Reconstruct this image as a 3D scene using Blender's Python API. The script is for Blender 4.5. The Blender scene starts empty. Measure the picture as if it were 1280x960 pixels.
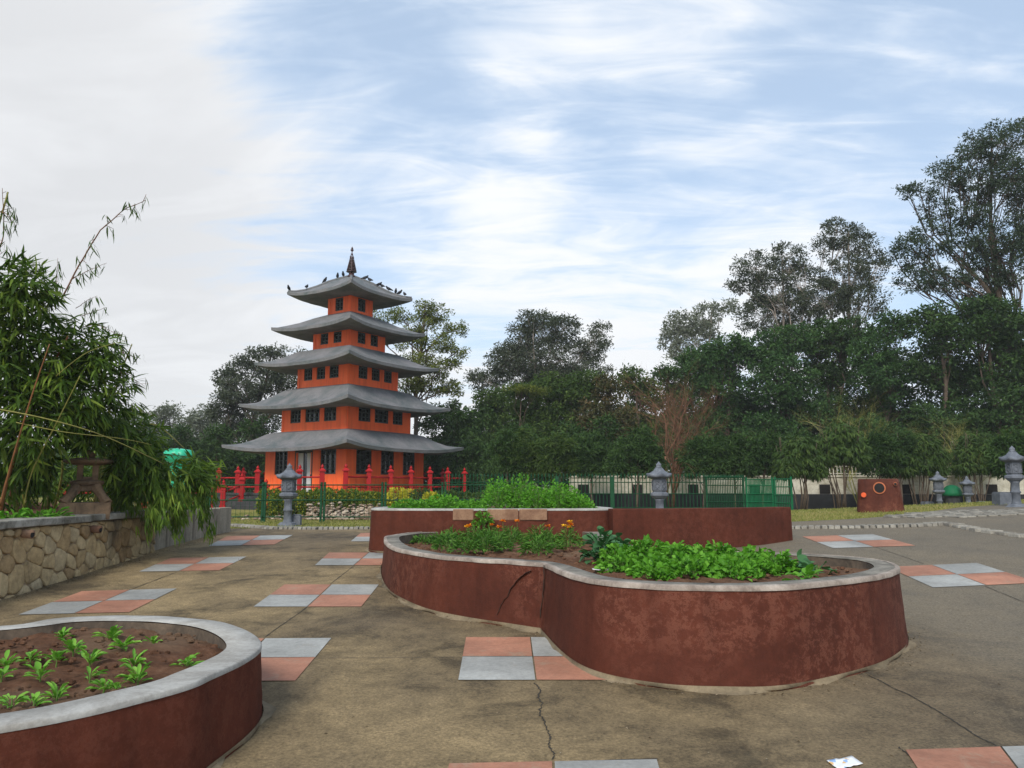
import bpy, math, random
import numpy as np
from mathutils import Vector, noise
R=math.radians; PI=math.pi
random.seed(7); rng=np.random.default_rng(11)
S=bpy.context.scene; C=S.collection
# ---------------------------------------------------------------- camera, sky, sun
F=960.0; HZ=608.0; EYE=1.665; TH=math.atan((HZ-480)/F)
cd=bpy.data.cameras.new('camera'); cam=bpy.data.objects.new('camera',cd); C.objects.link(cam)
cd.lens=27.0; cd.sensor_width=36; cd.clip_end=3000; cd.clip_start=.05
cam.location=(0,0,EYE); cam.rotation_euler=(PI/2+TH,0,0); S.camera=cam
S.view_settings.view_transform='Standard'; S.view_settings.look='None'; S.view_settings.gamma=1
S.view_settings.use_curve_mapping=False; S.view_settings.exposure=0.2
SUN_EL=40; SUN_AZ=196   # azimuth the light comes from, clockwise from +Y
sd=bpy.data.lights.new('sun','SUN'); sd.energy=2.7; sd.angle=R(18); sd.color=(1,.95,.88)
so=bpy.data.objects.new('sun',sd); C.objects.link(so)
sv=Vector((math.sin(R(SUN_AZ))*math.cos(R(SUN_EL)),math.cos(R(SUN_AZ))*math.cos(R(SUN_EL)),math.sin(R(SUN_EL))))
so.rotation_euler=sv.to_track_quat('Z','Y').to_euler(); so.location=(0,-20,40)
W=bpy.data.worlds.new('World'); S.world=W; W.use_nodes=True

def ray(px,py):
    a=(px-640)/F; b=(480-py)/F; c,s=math.cos(TH),math.sin(TH)
    return Vector((a,c-s*b,s+c*b))
def U(px,py,Y):
    d=ray(px,py); t=Y/d.y; return Vector((d.x*t,Y,EYE+d.z*t))
def PZ(px,py,z):
    d=ray(px,py); t=(z-EYE)/d.z; return Vector((d.x*t,d.y*t,z))
def sst(a,b,x):
    t=min(1,max(0,(x-a)/(b-a))); return t*t*(3-2*t)
def H(x,y):
    k=.35
    m=14.8-math.log(1+math.exp(min(60,(14.8-y)/k)))*k if y>0 else 14.8-(14.8-y)
    z=.0552*m
    r=.05*math.log(1+math.exp(min(60,(min(x,14)-3.4)/.6)))*.6*sst(0,12,y)*(1-sst(20,27,y))
    return z+r
def G(px,py):
    d=ray(px,py); t=3.0; y=None
    o=Vector((0,0,EYE))
    while t<80:
        p=o+d*t
        if p.z<=H(p.x,p.y): break
        t+=.05
    lo,hi=t-.05,t
    for _ in range(20):
        m=(lo+hi)/2; p=o+d*m
        if p.z<=H(p.x,p.y): hi=m
        else: lo=m
    return o+d*hi

# ---- world nodes
nt=W.node_tree; N=nt.nodes; Lk=nt.links; N.clear()
def nd(t,**k):
    n=N.new(t)
    for a,b in k.items(): setattr(n,a,b)
    return n
def mth(op,a,b=None,c=None,clamp=False):
    n=nd('ShaderNodeMath',operation=op,use_clamp=clamp)
    for i,v in enumerate((a,b,c)):
        if v is None: continue
        if isinstance(v,(int,float)): n.inputs[i].default_value=v
        else: Lk.new(v,n.inputs[i])
    return n.outputs[0]
sky=nd('ShaderNodeTexSky',sky_type='NISHITA',sun_disc=False); sky.sun_elevation=R(SUN_EL); sky.sun_rotation=R(SUN_AZ)
sky.air_density=1.0; sky.dust_density=1.5; sky.ozone_density=1.0
tc=nd('ShaderNodeTexCoord'); sp=nd('ShaderNodeSeparateXYZ'); Lk.new(tc.outputs['Generated'],sp.inputs[0])
den=mth('ADD',mth('ABSOLUTE',sp.outputs[2]),.22)
cb=nd('ShaderNodeCombineXYZ'); Lk.new(mth('DIVIDE',sp.outputs[0],den),cb.inputs[0]); Lk.new(mth('DIVIDE',sp.outputs[1],den),cb.inputs[1])
mp=nd('ShaderNodeMapping'); Lk.new(cb.outputs[0],mp.inputs[0]); mp.inputs['Rotation'].default_value=(0,0,R(28)); mp.inputs['Scale'].default_value=(1.0,1.7,1); mp.inputs['Location'].default_value=(3.1,1.7,0)
n1=nd('ShaderNodeTexNoise'); Lk.new(mp.outputs[0],n1.inputs['Vector']); n1.inputs['Scale'].default_value=1.5; n1.inputs['Detail'].default_value=9; n1.inputs['Roughness'].default_value=.56; n1.inputs['Distortion'].default_value=.9
mp2=nd('ShaderNodeMapping'); Lk.new(cb.outputs[0],mp2.inputs[0]); mp2.inputs['Rotation'].default_value=(0,0,R(14)); mp2.inputs['Scale'].default_value=(1.0,3.4,1)
n2=nd('ShaderNodeTexNoise'); Lk.new(mp2.outputs[0],n2.inputs['Vector']); n2.inputs['Scale'].default_value=2.6; n2.inputs['Detail'].default_value=10; n2.inputs['Roughness'].default_value=.62; n2.inputs['Distortion'].default_value=1.2
def blob(px,py,r0,r1):
    d=ray(px,py).normalized(); v=nd('ShaderNodeVectorMath',operation='DOT_PRODUCT'); Lk.new(tc.outputs['Generated'],v.inputs[0]); v.inputs[1].default_value=d
    m=nd('ShaderNodeMapRange',interpolation_type='SMOOTHSTEP'); Lk.new(v.outputs['Value'],m.inputs[0])
    m.inputs[1].default_value=math.cos(R(r1)); m.inputs[2].default_value=math.cos(R(r0)); return m.outputs[0]
f=mth('ADD',mth('MULTIPLY',n1.outputs[0],1.7),mth('MULTIPLY',n2.outputs[0],1.25))
f=mth('SUBTRACT',f,1.33)
for (px,py,a,b,w) in ((0,300,3,24,.34),(-300,300,10,38,.5),(30,30,2,14,.2),(560,235,1,13,.14),(700,280,1,9,.16),(300,300,2,12,.10),(230,120,1,12,.08),(820,45,1,8,.24),(650,45,0,6,.2),(700,120,0,7,.16),(960,230,1,10,.22),(1180,150,1,10,.2),(640,470,4,17,.3),(900,420,3,14,.22),
                      (450,20,1,10,-.12),(960,130,1,6,-.14),(740,190,0,4,-.16),(1150,40,2,11,-.24),(1120,260,1,6,-.16),(350,110,1,6,-.1),(800,170,0,6,-.1)):
    f=mth('ADD',f,mth('MULTIPLY',blob(px,py,a,b),w))
hz=nd('ShaderNodeMapRange',interpolation_type='SMOOTHSTEP'); Lk.new(sp.outputs[2],hz.inputs[0]); hz.inputs[1].default_value=.30; hz.inputs[2].default_value=-.02; hz.inputs[3].default_value=0; hz.inputs[4].default_value=.55
f=mth('ADD',f,hz.outputs[0])
cr=nd('ShaderNodeMapRange',interpolation_type='SMOOTHSTEP'); Lk.new(f,cr.inputs[0]); cr.inputs[1].default_value=-.05; cr.inputs[2].default_value=.85
cov=mth('ADD',mth('MULTIPLY',cr.outputs[0],.50),.46,clamp=True)
cc=nd('ShaderNodeMix',data_type='RGBA'); Lk.new(mth('MULTIPLY',mth('MAXIMUM',blob(-60,260,4,30),mth('MULTIPLY',hz.outputs[0],.9)),mth('MULTIPLY_ADD',n1.outputs[0],-2.6,2.25,clamp=True)),cc.inputs[0]); cc.inputs[6].default_value=(.90,.915,.935,1); cc.inputs[7].default_value=(.69,.70,.715,1)
b1=nd('ShaderNodeBackground'); Lk.new(sky.outputs[0],b1.inputs[0]); b1.inputs[1].default_value=.13
b2=nd('ShaderNodeBackground'); 
vl=nd('ShaderNodeMix',data_type='RGBA'); Lk.new(cr.outputs[0],vl.inputs[0]); vl.inputs[6].default_value=(.72,.89,1.10,1); Lk.new(cc.outputs[2],vl.inputs[7]); Lk.new(vl.outputs[2],b2.inputs[0]); b2.inputs[1].default_value=1.0
mx=nd('ShaderNodeMixShader'); Lk.new(cov,mx.inputs[0]); Lk.new(b1.outputs[0],mx.inputs[1]); Lk.new(b2.outputs[0],mx.inputs[2])
wo=nd('ShaderNodeOutputWorld'); Lk.new(mx.outputs[0],wo.inputs[0])

# ---------------------------------------------------------------- materials
def material(name,build,rough=.8,spec=.3):
    m=bpy.data.materials.new(name); m.use_nodes=True; t=m.node_tree; p=t.nodes['Principled BSDF']
    p.inputs['Roughness'].default_value=rough; p.inputs['Specular IOR Level'].default_value=spec
    build(m,t,p); return m
def link(t,a,b): t.links.new(a,b)
def coords(t,scale=1,obj=True,vec=(1,1,1)):
    c=t.nodes.new('ShaderNodeTexCoord'); m=t.nodes.new('ShaderNodeMapping'); t.links.new(c.outputs['Object'],m.inputs[0])
    m.inputs['Scale'].default_value=[scale*v for v in vec]; return m.outputs[0]
def noise_n(t,vec,scale,detail=6,rough=.6,dist=0):
    n=t.nodes.new('ShaderNodeTexNoise'); t.links.new(vec,n.inputs['Vector']); n.inputs['Scale'].default_value=scale; n.inputs['Detail'].default_value=detail
    n.inputs['Roughness'].default_value=rough; n.inputs['Distortion'].default_value=dist; return n.outputs[0]
def ramp(t,fac,stops,interp='LINEAR'):
    r=t.nodes.new('ShaderNodeValToRGB'); r.color_ramp.interpolation=interp; e=r.color_ramp.elements
    while len(e)<len(stops): e.new(.5)
    for i,(p,c) in enumerate(stops):
        e[i].position=p; e[i].color=(*c,1) if len(c)==3 else c
    t.links.new(fac,r.inputs[0]); return r.outputs[0]
def mixc(t,fac,a,b,mode='MIX'):
    m=t.nodes.new('ShaderNodeMix'); m.data_type='RGBA'; m.blend_type=mode
    for s,v in ((0,fac),(6,a),(7,b)):
        if isinstance(v,(int,float)): m.inputs[s].default_value=v
        elif isinstance(v,tuple): m.inputs[s].default_value=(*v,1)
        else: t.links.new(v,m.inputs[s])
    return m.outputs[2]
def bump(t,p,h,strength=.4,dist=.01):
    b=t.nodes.new('ShaderNodeBump'); b.inputs['Strength'].default_value=strength; b.inputs['Distance'].default_value=dist
    t.links.new(h,b.inputs['Height']); t.links.new(b.outputs[0],p.inputs['Normal'])
def g3(v): return (v,v,v)
def mul(c,k): return tuple(x*k for x in c)
def simple(name,col,var=.25,scale=3,rough=.8,spec=.3,bs=.3,bd=.01,fine=40):
    def b(m,t,p):
        v=coords(t); n=noise_n(t,v,scale,8,.65); c=ramp(t,n,[(.3,mul(col,1-var)),(.7,mul(col,1+var))]); 
        link(t,c,p.inputs['Base Color'])
        if bs: bump(t,p,noise_n(t,v,fine,5,.6),bs,bd)
    return material(name,b,rough,spec)
def leafmat(name,c0,c1,c2,trans=.25,rough=.6,spec=.14):
    def b(m,t,p):
        a=t.nodes.new('ShaderNodeAttribute'); a.attribute_name='rnd'
        c=ramp(t,a.outputs['Fac'],[(0,c0),(.5,c1),(1,c2)]); link(t,c,p.inputs['Base Color'])
        tr=t.nodes.new('ShaderNodeBsdfTranslucent'); link(t,mixc(t,1.0,c,(1.25,1.35,.7),'MULTIPLY'),tr.inputs[0])
        ms=t.nodes.new('ShaderNodeMixShader'); ms.inputs[0].default_value=trans
        link(t,p.outputs[0],ms.inputs[1]); link(t,tr.outputs[0],ms.inputs[2]); link(t,ms.outputs[0],t.nodes['Material Output'].inputs[0])
    return material(name,b,rough,spec)

def b_conc(m,t,p):
    v=coords(t)
    big=noise_n(t,v,.32,5,.6,.4); mid=noise_n(t,v,1.4,9,.72,.5); fine=noise_n(t,v,52,7,.8); mot=noise_n(t,v,6,8,.8)
    c=ramp(t,big,[(.36,(.140,.104,.060)),(.62,(.275,.200,.100))])
    st=ramp(t,mid,[(.36,g3(.36)),(.50,g3(.88)),(.72,g3(1.25))]); c=mixc(t,1.0,c,st,'MULTIPLY')
    mo=ramp(t,mot,[(.3,g3(.72)),(.6,g3(1.12))]); c=mixc(t,1.0,c,mo,'MULTIPLY')
    fi=ramp(t,fine,[(.33,g3(.42)),(.52,g3(1.02)),(.68,g3(1.5))]); c=mixc(t,1.0,c,fi,'MULTIPLY')
    # pale aggregate specks
    vo=t.nodes.new('ShaderNodeTexVoronoi'); link(t,v,vo.inputs['Vector']); vo.inputs['Scale'].default_value=22
    sp_=ramp(t,vo.outputs['Distance'],[(.07,g3(1)),(.12,g3(0))]); 
    gate=ramp(t,noise_n(t,v,9,4,.7),[(.56,g3(0)),(.66,g3(.7))]); c=mixc(t,mixc(t,1.0,sp_,gate,'MULTIPLY'),c,(.42,.37,.28))
    # greyer asphalt-like wear to the right and far side
    s=t.nodes.new('ShaderNodeSeparateXYZ'); link(t,v,s.inputs[0])
    a=t.nodes.new('ShaderNodeMath'); a.operation='MULTIPLY_ADD'; link(t,s.outputs[0],a.inputs[0]); a.inputs[1].default_value=.11; link(t,big,a.inputs[2])
    gz=ramp(t,a.outputs[0],[(.62,g3(0)),(1.15,g3(.8))]); c=mixc(t,gz,c,mixc(t,1.0,(.148,.128,.096),fi,'MULTIPLY'))
    gr=ramp(t,noise_n(t,v,.8,6,.7,1),[(.62,g3(0)),(.72,g3(.35))]); c=mixc(t,gr,c,(.13,.115,.07))
    link(t,c,p.inputs['Base Color'])
    ad=t.nodes.new('ShaderNodeMath'); ad.operation='ADD'; link(t,fine,ad.inputs[0]); link(t,mot,ad.inputs[1]); bump(t,p,ad.outputs[0],.75,.010)
M={}
M['conc']=material('worn_concrete',b_conc,.86,.3)
def b_tile(col,worn):
    def b(m,t,p):
        v=coords(t); n=noise_n(t,v,2.2,8,.7,.6); f=noise_n(t,v,30,6,.7)
        c=ramp(t,n,[(.3,mul(col,.72)),(.55,col),(.75,mul(col,1.15))]); c=mixc(t,1.0,c,ramp(t,noise_n(t,v,.9,3,.5),[(.35,g3(.74)),(.65,g3(1.12))]),'MULTIPLY'); c=mixc(t,1.0,c,ramp(t,f,[(.3,g3(.82)),(.6,g3(1.05))]),'MULTIPLY')
        w=ramp(t,noise_n(t,v,5,10,.8,.4),[(.54,g3(0)),(.68,g3(.8))]); c=mixc(t,w,c,worn)
        link(t,c,p.inputs['Base Color']); bump(t,p,f,.4,.004)
    return b
M['tpink']=material('painted_pink_tile',b_tile((.40,.185,.115),(.30,.22,.15)),.75)
M['tgrey']=material('painted_grey_tile',b_tile((.335,.335,.310),(.27,.24,.19)),.75)
M['crack']=simple('crack_dirt',(.035,.03,.022),.3,8)
M['groove']=simple('joint_dirt',(.07,.058,.042),.3,8)
def b_red(flake):
    def b(m,t,p):
        v=coords(t); n=noise_n(t,v,1.3,6,.6,.3)
        c=ramp(t,n,[(.3,(.066,.019,.011)),(.7,(.104,.029,.016))])
        c=mixc(t,1.0,c,ramp(t,noise_n(t,v,14,8,.75),[(.3,g3(.8)),(.65,g3(1.15))]),'MULTIPLY')
        # flaked patches with paler rims
        big=noise_n(t,coords(t,1,vec=(1,1,1.3)),1.0,3,.5,.3); det=noise_n(t,v,11,12,.86,.15)
        gate=ramp(t,big,[(.42,g3(0)),(.56,g3(1))])
        fl=ramp(t,det,[(.50,g3(0)),(.53,g3(1)),(.60,g3(.75)),(.62,g3(0))])
        c=mixc(t,mixc(t,1.0,mixc(t,1.0,fl,gate,'MULTIPLY'),g3(flake),'MULTIPLY'),c,(.185,.068,.042))
        dk=ramp(t,det,[(.60,g3(0)),(.63,g3(.8))]); c=mixc(t,mixc(t,1.0,dk,gate,'MULTIPLY'),c,(.095,.010,.004))
        vo=ramp(t,noise_n(t,coords(t,1),26,4,.8,0),[(.80,g3(0)),(.82,g3(1))]); c=mixc(t,vo,c,(.5,.42,.36))
        dr=ramp(t,noise_n(t,coords(t,1,vec=(7,7,.7)),1,5,.6),[(.45,g3(1)),(.75,g3(.72))]); c=mixc(t,1.0,c,dr,'MULTIPLY')
        link(t,c,p.inputs['Base Color'])
        h=t.nodes.new('ShaderNodeMath'); h.operation='ADD'; link(t,noise_n(t,v,55,5,.7),h.inputs[0]); link(t,det,h.inputs[1]); bump(t,p,h.outputs[0],.5,.007)
    return b
M['red']=material('red_oxide_paint',b_red(.65),.75,.15)
M['redclean']=material('red_oxide_paint_even',b_red(.25),.8,.12)
def b_cap(col,dark,amt):
    def b(m,t,p):
        v=coords(t); c=ramp(t,noise_n(t,v,2.6,9,.75,.5),[(.5-amt,dark),(.62,col)])
        c=mixc(t,1.0,c,ramp(t,noise_n(t,v,40,6,.7),[(.3,g3(.8)),(.6,g3(1.06))]),'MULTIPLY')
        link(t,c,p.inputs['Base Color']); bump(t,p,noise_n(t,v,30,6,.7),.45,.006)
    return b
M['cappale']=material('pale_grey_rim',b_cap((.43,.42,.385),(.27,.255,.225),.10),.7)
M['capworn']=material('weathered_rim',b_cap((.27,.245,.20),(.105,.095,.075),.10),.85)
def b_soil(m,t,p):
    v=coords(t); c=ramp(t,noise_n(t,v,9,9,.75,.3),[(.3,(.065,.032,.018)),(.55,(.165,.082,.046)),(.75,(.25,.14,.085))])
    c=mixc(t,ramp(t,noise_n(t,v,1.1,4,.6),[(.5,g3(0)),(.65,g3(.6))]),c,(.20,.135,.085))
    link(t,c,p.inputs['Base Color']); bump(t,p,noise_n(t,v,24,9,.8),1,.03)
M['soil']=material('garden_soil',b_soil,.95,.1)
def b_lawn(m,t,p):
    v=coords(t); c=ramp(t,noise_n(t,v,.55,6,.65,.3),[(.35,(.17,.18,.045)),(.55,(.30,.26,.08)),(.7,(.36,.28,.11))])
    c=mixc(t,1.0,c,ramp(t,noise_n(t,v,30,6,.8),[(.3,g3(.5)),(.65,g3(1.2))]),'MULTIPLY')
    link(t,c,p.inputs['Base Color']); bump(t,p,noise_n(t,v,45,6,.8),.9,.03)
M['lawn']=material('dry_lawn',b_lawn,.95,.1)
def b_stone(m,t,p):
    v=coords(t,1,vec=(1,1,1.25)); w=t.nodes.new('ShaderNodeTexNoise'); link(t,v,w.inputs['Vector']); w.inputs['Scale'].default_value=3; w.inputs['Detail'].default_value=4
    mv=t.nodes.new('ShaderNodeMix'); mv.data_type='VECTOR'; mv.inputs[0].default_value=.38; link(t,v,mv.inputs[4]); link(t,w.outputs['Color'],mv.inputs[5])
    vo=t.nodes.new('ShaderNodeTexVoronoi'); link(t,mv.outputs[1],vo.inputs['Vector']); vo.inputs['Scale'].default_value=4.6
    ve=t.nodes.new('ShaderNodeTexVoronoi'); ve.feature='DISTANCE_TO_EDGE'; link(t,mv.outputs[1],ve.inputs['Vector']); ve.inputs['Scale'].default_value=4.6
    sx=t.nodes.new('ShaderNodeSeparateColor'); link(t,vo.outputs['Color'],sx.inputs[0])
    c=ramp(t,sx.outputs[0],[(0,(.33,.235,.125)),(.4,(.43,.33,.19)),(.75,(.50,.40,.25)),(1,(.36,.31,.23))])
    c=mixc(t,1.0,c,ramp(t,noise_n(t,v,11,9,.75),[(.3,g3(.62)),(.65,g3(1.2))]),'MULTIPLY')
    e=ramp(t,ve.outputs['Distance'],[(0,g3(.25)),(.05,g3(1))]); c=mixc(t,e,(.17,.13,.085),c)
    dk=ramp(t,noise_n(t,coords(t,1,vec=(1,1,.35)),1.3,6,.7,.3),[(.52,g3(0)),(.66,g3(.85))]); c=mixc(t,dk,c,(.045,.035,.026))
    link(t,c,p.inputs['Base Color'])
    hh=ramp(t,ve.outputs['Distance'],[(0,g3(0)),(.12,g3(1))]); h2=mixc(t,.25,hh,noise_n(t,v,22,8,.75)); bump(t,p,h2,1,.05)
M['stone']=material('rubble_masonry',b_stone,.9,.2)
def b_panel(m,t,p):
    v=coords(t); s=coords(t,1,vec=(5,5,.6))
    c=ramp(t,noise_n(t,s,1,8,.7,.2),[(.35,(.10,.085,.062)),(.5,(.27,.235,.18)),(.7,(.38,.34,.27))]); c=mixc(t,1.0,c,ramp(t,noise_n(t,v,22,7,.7),[(.3,g3(.8)),(.6,g3(1.06))]),'MULTIPLY')
    link(t,c,p.inputs['Base Color']); bump(t,p,noise_n(t,v,30,6,.7),.5,.006)
M['panel']=material('streaked_concrete',b_panel,.9,.2)
M['mcap']=material('mossy_coping',b_cap((.36,.345,.30),(.10,.092,.07),.12),.9)
def b_orange(m,t,p):
    v=coords(t); c=ramp(t,noise_n(t,v,.8,6,.6),[(.35,(.86,.115,.024)),(.65,(.95,.155,.034))])
    dr=ramp(t,noise_n(t,coords(t,1,vec=(5,5,.4)),1,6,.6),[(.45,g3(1)),(.75,g3(.74))]); c=mixc(t,1.0,c,dr,'MULTIPLY')
    link(t,c,p.inputs['Base Color']); bump(t,p,noise_n(t,v,30,4,.6),.2,.005)
M['orange']=material('orange_wall_paint',b_orange,.55,.3)
def b_roof(m,t,p):
    v=coords(t); c=ramp(t,noise_n(t,v,1.1,8,.7,.5),[(.36,(.095,.113,.113)),(.55,(.170,.168,.170)),(.75,(.22,.216,.22))])
    c=mixc(t,1.0,c,ramp(t,noise_n(t,v,14,7,.75),[(.3,g3(.78)),(.65,g3(1.1))]),'MULTIPLY')
    link(t,c,p.inputs['Base Color']); bump(t,p,noise_n(t,v,18,6,.7),.4,.01)
M['roof']=material('grey_roof_cement',b_roof,.8,.3)
M['winframe']=simple('dark_green_frame',(.030,.042,.036),.3,4,.5,.4,0)
M['glass']=simple('dark_window_glass',(.012,.014,.015),.3,2,.12,.6,0)
M['doorwhite']=simple('white_door_paint',(.55,.55,.53),.1,2,.5,.4,0)
M['spire']=simple('dark_spire_metal',(.055,.022,.022),.4,6,.45,.5,0)
M['redpaint']=simple('bright_red_paint',(.33,.010,.011),.25,5,.6,.2,.2)
M['lantern']=material('grey_lantern_stone',b_cap((.17,.185,.21),(.08,.09,.105),.12),.75)
M['oldstone']=material('brown_mossy_stone',b_cap((.26,.17,.10),(.09,.062,.04),.14),.92)
M['gfence']=simple('green_fence_paint',(.008,.055,.022),.25,5,.6,.15,0)
M['bgreen']=simple('bright_green_fence_paint',(.008,.115,.045),.25,3,.6,.15,0)
M['plinth']=simple('dark_plinth',(.045,.045,.045),.3,3)
M['blackwall']=simple('black_wall_paint',(.022,.023,.025),.35,2)
M['whitewall']=material('stained_white_wall',b_cap((.58,.55,.46),(.30,.27,.20),.14),.85)
M['terra']=simple('terracotta',(.42,.13,.055),.3,6)
M['orangedisc']=simple('orange_disc_paint',(.65,.10,.03),.2,6)
M['dark']=simple('dark_hollow',(.012,.010,.009),.2,6)
M['innerdirt']=material('dirty_inner_wall',b_cap((.16,.12,.085),(.05,.04,.03),.14),.95)
M['bark']=simple('grey_brown_bark',(.10,.075,.055),.4,5,.9,.1,.8,.03,16)
M['palebark']=simple('pale_bark',(.30,.26,.22),.35,4,.9,.1,.5,.02,16)
M['drywood']=simple('dry_brown_twigs',(.16,.085,.05),.35,5,.9,.1,0)
M['culm']=simple('bamboo_culm',(.22,.21,.05),.35,5,.5,.3,0)
M['culmo']=simple('orange_bamboo_culm',(.20,.085,.03),.35,5,.5,.3,0)
M['stem']=simple('green_stem',(.09,.17,.03),.3,6,.6,.3,0)
M['tarp']=simple('green_plastic_sheet',(.02,.42,.23),.25,6,.35,.5,.6,.03,7)
M['tan']=material('bare_sandstone',b_cap((.33,.20,.12),(.17,.085,.05),.14),.9)
M['cobble']=material('cobble_stone',b_cap((.33,.31,.26),(.15,.135,.11),.12),.9)
M['leafA']=leafmat('eucalyptus_leaf',(.032,.044,.028),(.062,.080,.048),(.115,.130,.085),.2)
M['leafT']=leafmat('tall_tree_leaf',(.018,.034,.018),(.036,.062,.032),(.075,.105,.06),.2)
M['leafB']=leafmat('dark_leaf',(.018,.040,.012),(.038,.080,.021),(.080,.140,.038),.2)
M['leafC']=leafmat('mid_green_leaf',(.026,.052,.012),(.055,.100,.022),(.11,.16,.036),.25)
M['leafD']=leafmat('yellow_green_leaf',(.055,.080,.015),(.12,.15,.03),(.22,.24,.05),.3)
M['leafE']=leafmat('haze_tinted_leaf',(.10,.115,.085),(.14,.16,.115),(.20,.22,.16),.2)  # haze over the far trees is put into this paler leaf colour
M['leafF']=leafmat('bluish_dark_leaf',(.020,.050,.015),(.040,.092,.025),(.080,.150,.044),.2)
M['leafR']=leafmat('dry_brown_leaf',(.035,.05,.014),(.075,.075,.028),(.15,.095,.045),.2)
M['bamboo']=leafmat('bamboo_leaf',(.028,.058,.008),(.075,.14,.017),(.20,.27,.04),.3)
M['bamboo2']=leafmat('bright_bamboo_leaf',(.05,.10,.012),(.11,.19,.022),(.23,.31,.045),.3)
M['salad']=leafmat('bright_salad_leaf',(.05,.165,.013),(.10,.28,.022),(.18,.41,.05),.3,.45)
M['seedl']=leafmat('seedling_leaf',(.09,.24,.03),(.16,.37,.045),(.26,.48,.08),.3,.45)
M['flowerleaf']=leafmat('flower_plant_leaf',(.040,.12,.018),(.080,.20,.030),(.15,.29,.05),.25)
M['cabbage']=leafmat('cabbage_leaf',(.035,.10,.04),(.05,.14,.05),(.08,.19,.08),.2)
M['croton']=leafmat('croton_leaf',(.03,.08,.012),(.10,.16,.02),(.42,.36,.04),.25)
M['ycroton']=leafmat('yellow_croton_leaf',(.22,.26,.03),(.50,.46,.04),(.65,.55,.06),.25)
M['petal']=leafmat('orange_petal',(.75,.16,.008),(.80,.26,.012),(.82,.42,.02),.2)
M['ypetal']=leafmat('yellow_petal',(.80,.38,.01),(.85,.50,.02),(.85,.60,.04),.2)
M['blade']=leafmat('grass_blade',(.09,.13,.025),(.22,.23,.06),(.36,.32,.13),.25)
M['bird']=simple('dark_feathers',(.025,.026,.03),.3,20,.7,.2,0)
M['wallmortar']=material('wall_mortar',b_cap((.34,.255,.15),(.13,.095,.06),.12),.95)
def b_rub(m,t,p):
    v=coords(t); g=t.nodes.new('ShaderNodeNewGeometry')
    c=ramp(t,g.outputs['Random Per Island'],[(0,(.30,.20,.10)),(.35,(.44,.32,.165)),(.7,(.50,.38,.21)),(1,(.36,.29,.18))]); c=mixc(t,1.0,c,ramp(t,noise_n(t,v,9,9,.75),[(.3,g3(.55)),(.65,g3(1.2))]),'MULTIPLY')
    dk=ramp(t,noise_n(t,coords(t,1,vec=(1,1,.35)),1.3,6,.7,.3),[(.54,g3(0)),(.68,g3(.8))]); c=mixc(t,dk,c,(.06,.045,.03))
    link(t,c,p.inputs['Base Color']); bump(t,p,noise_n(t,v,26,8,.75),.8,.02)
M['rubble']=material('rubble_stones',b_rub,.9,.15)
M['fillet']=material('sandy_mortar',b_cap((.25,.195,.12),(.12,.095,.06),.12),.95)
M['lipedge']=material('pale_rim_edge',b_cap((.42,.36,.30),(.20,.16,.13),.1),.85)
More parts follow.
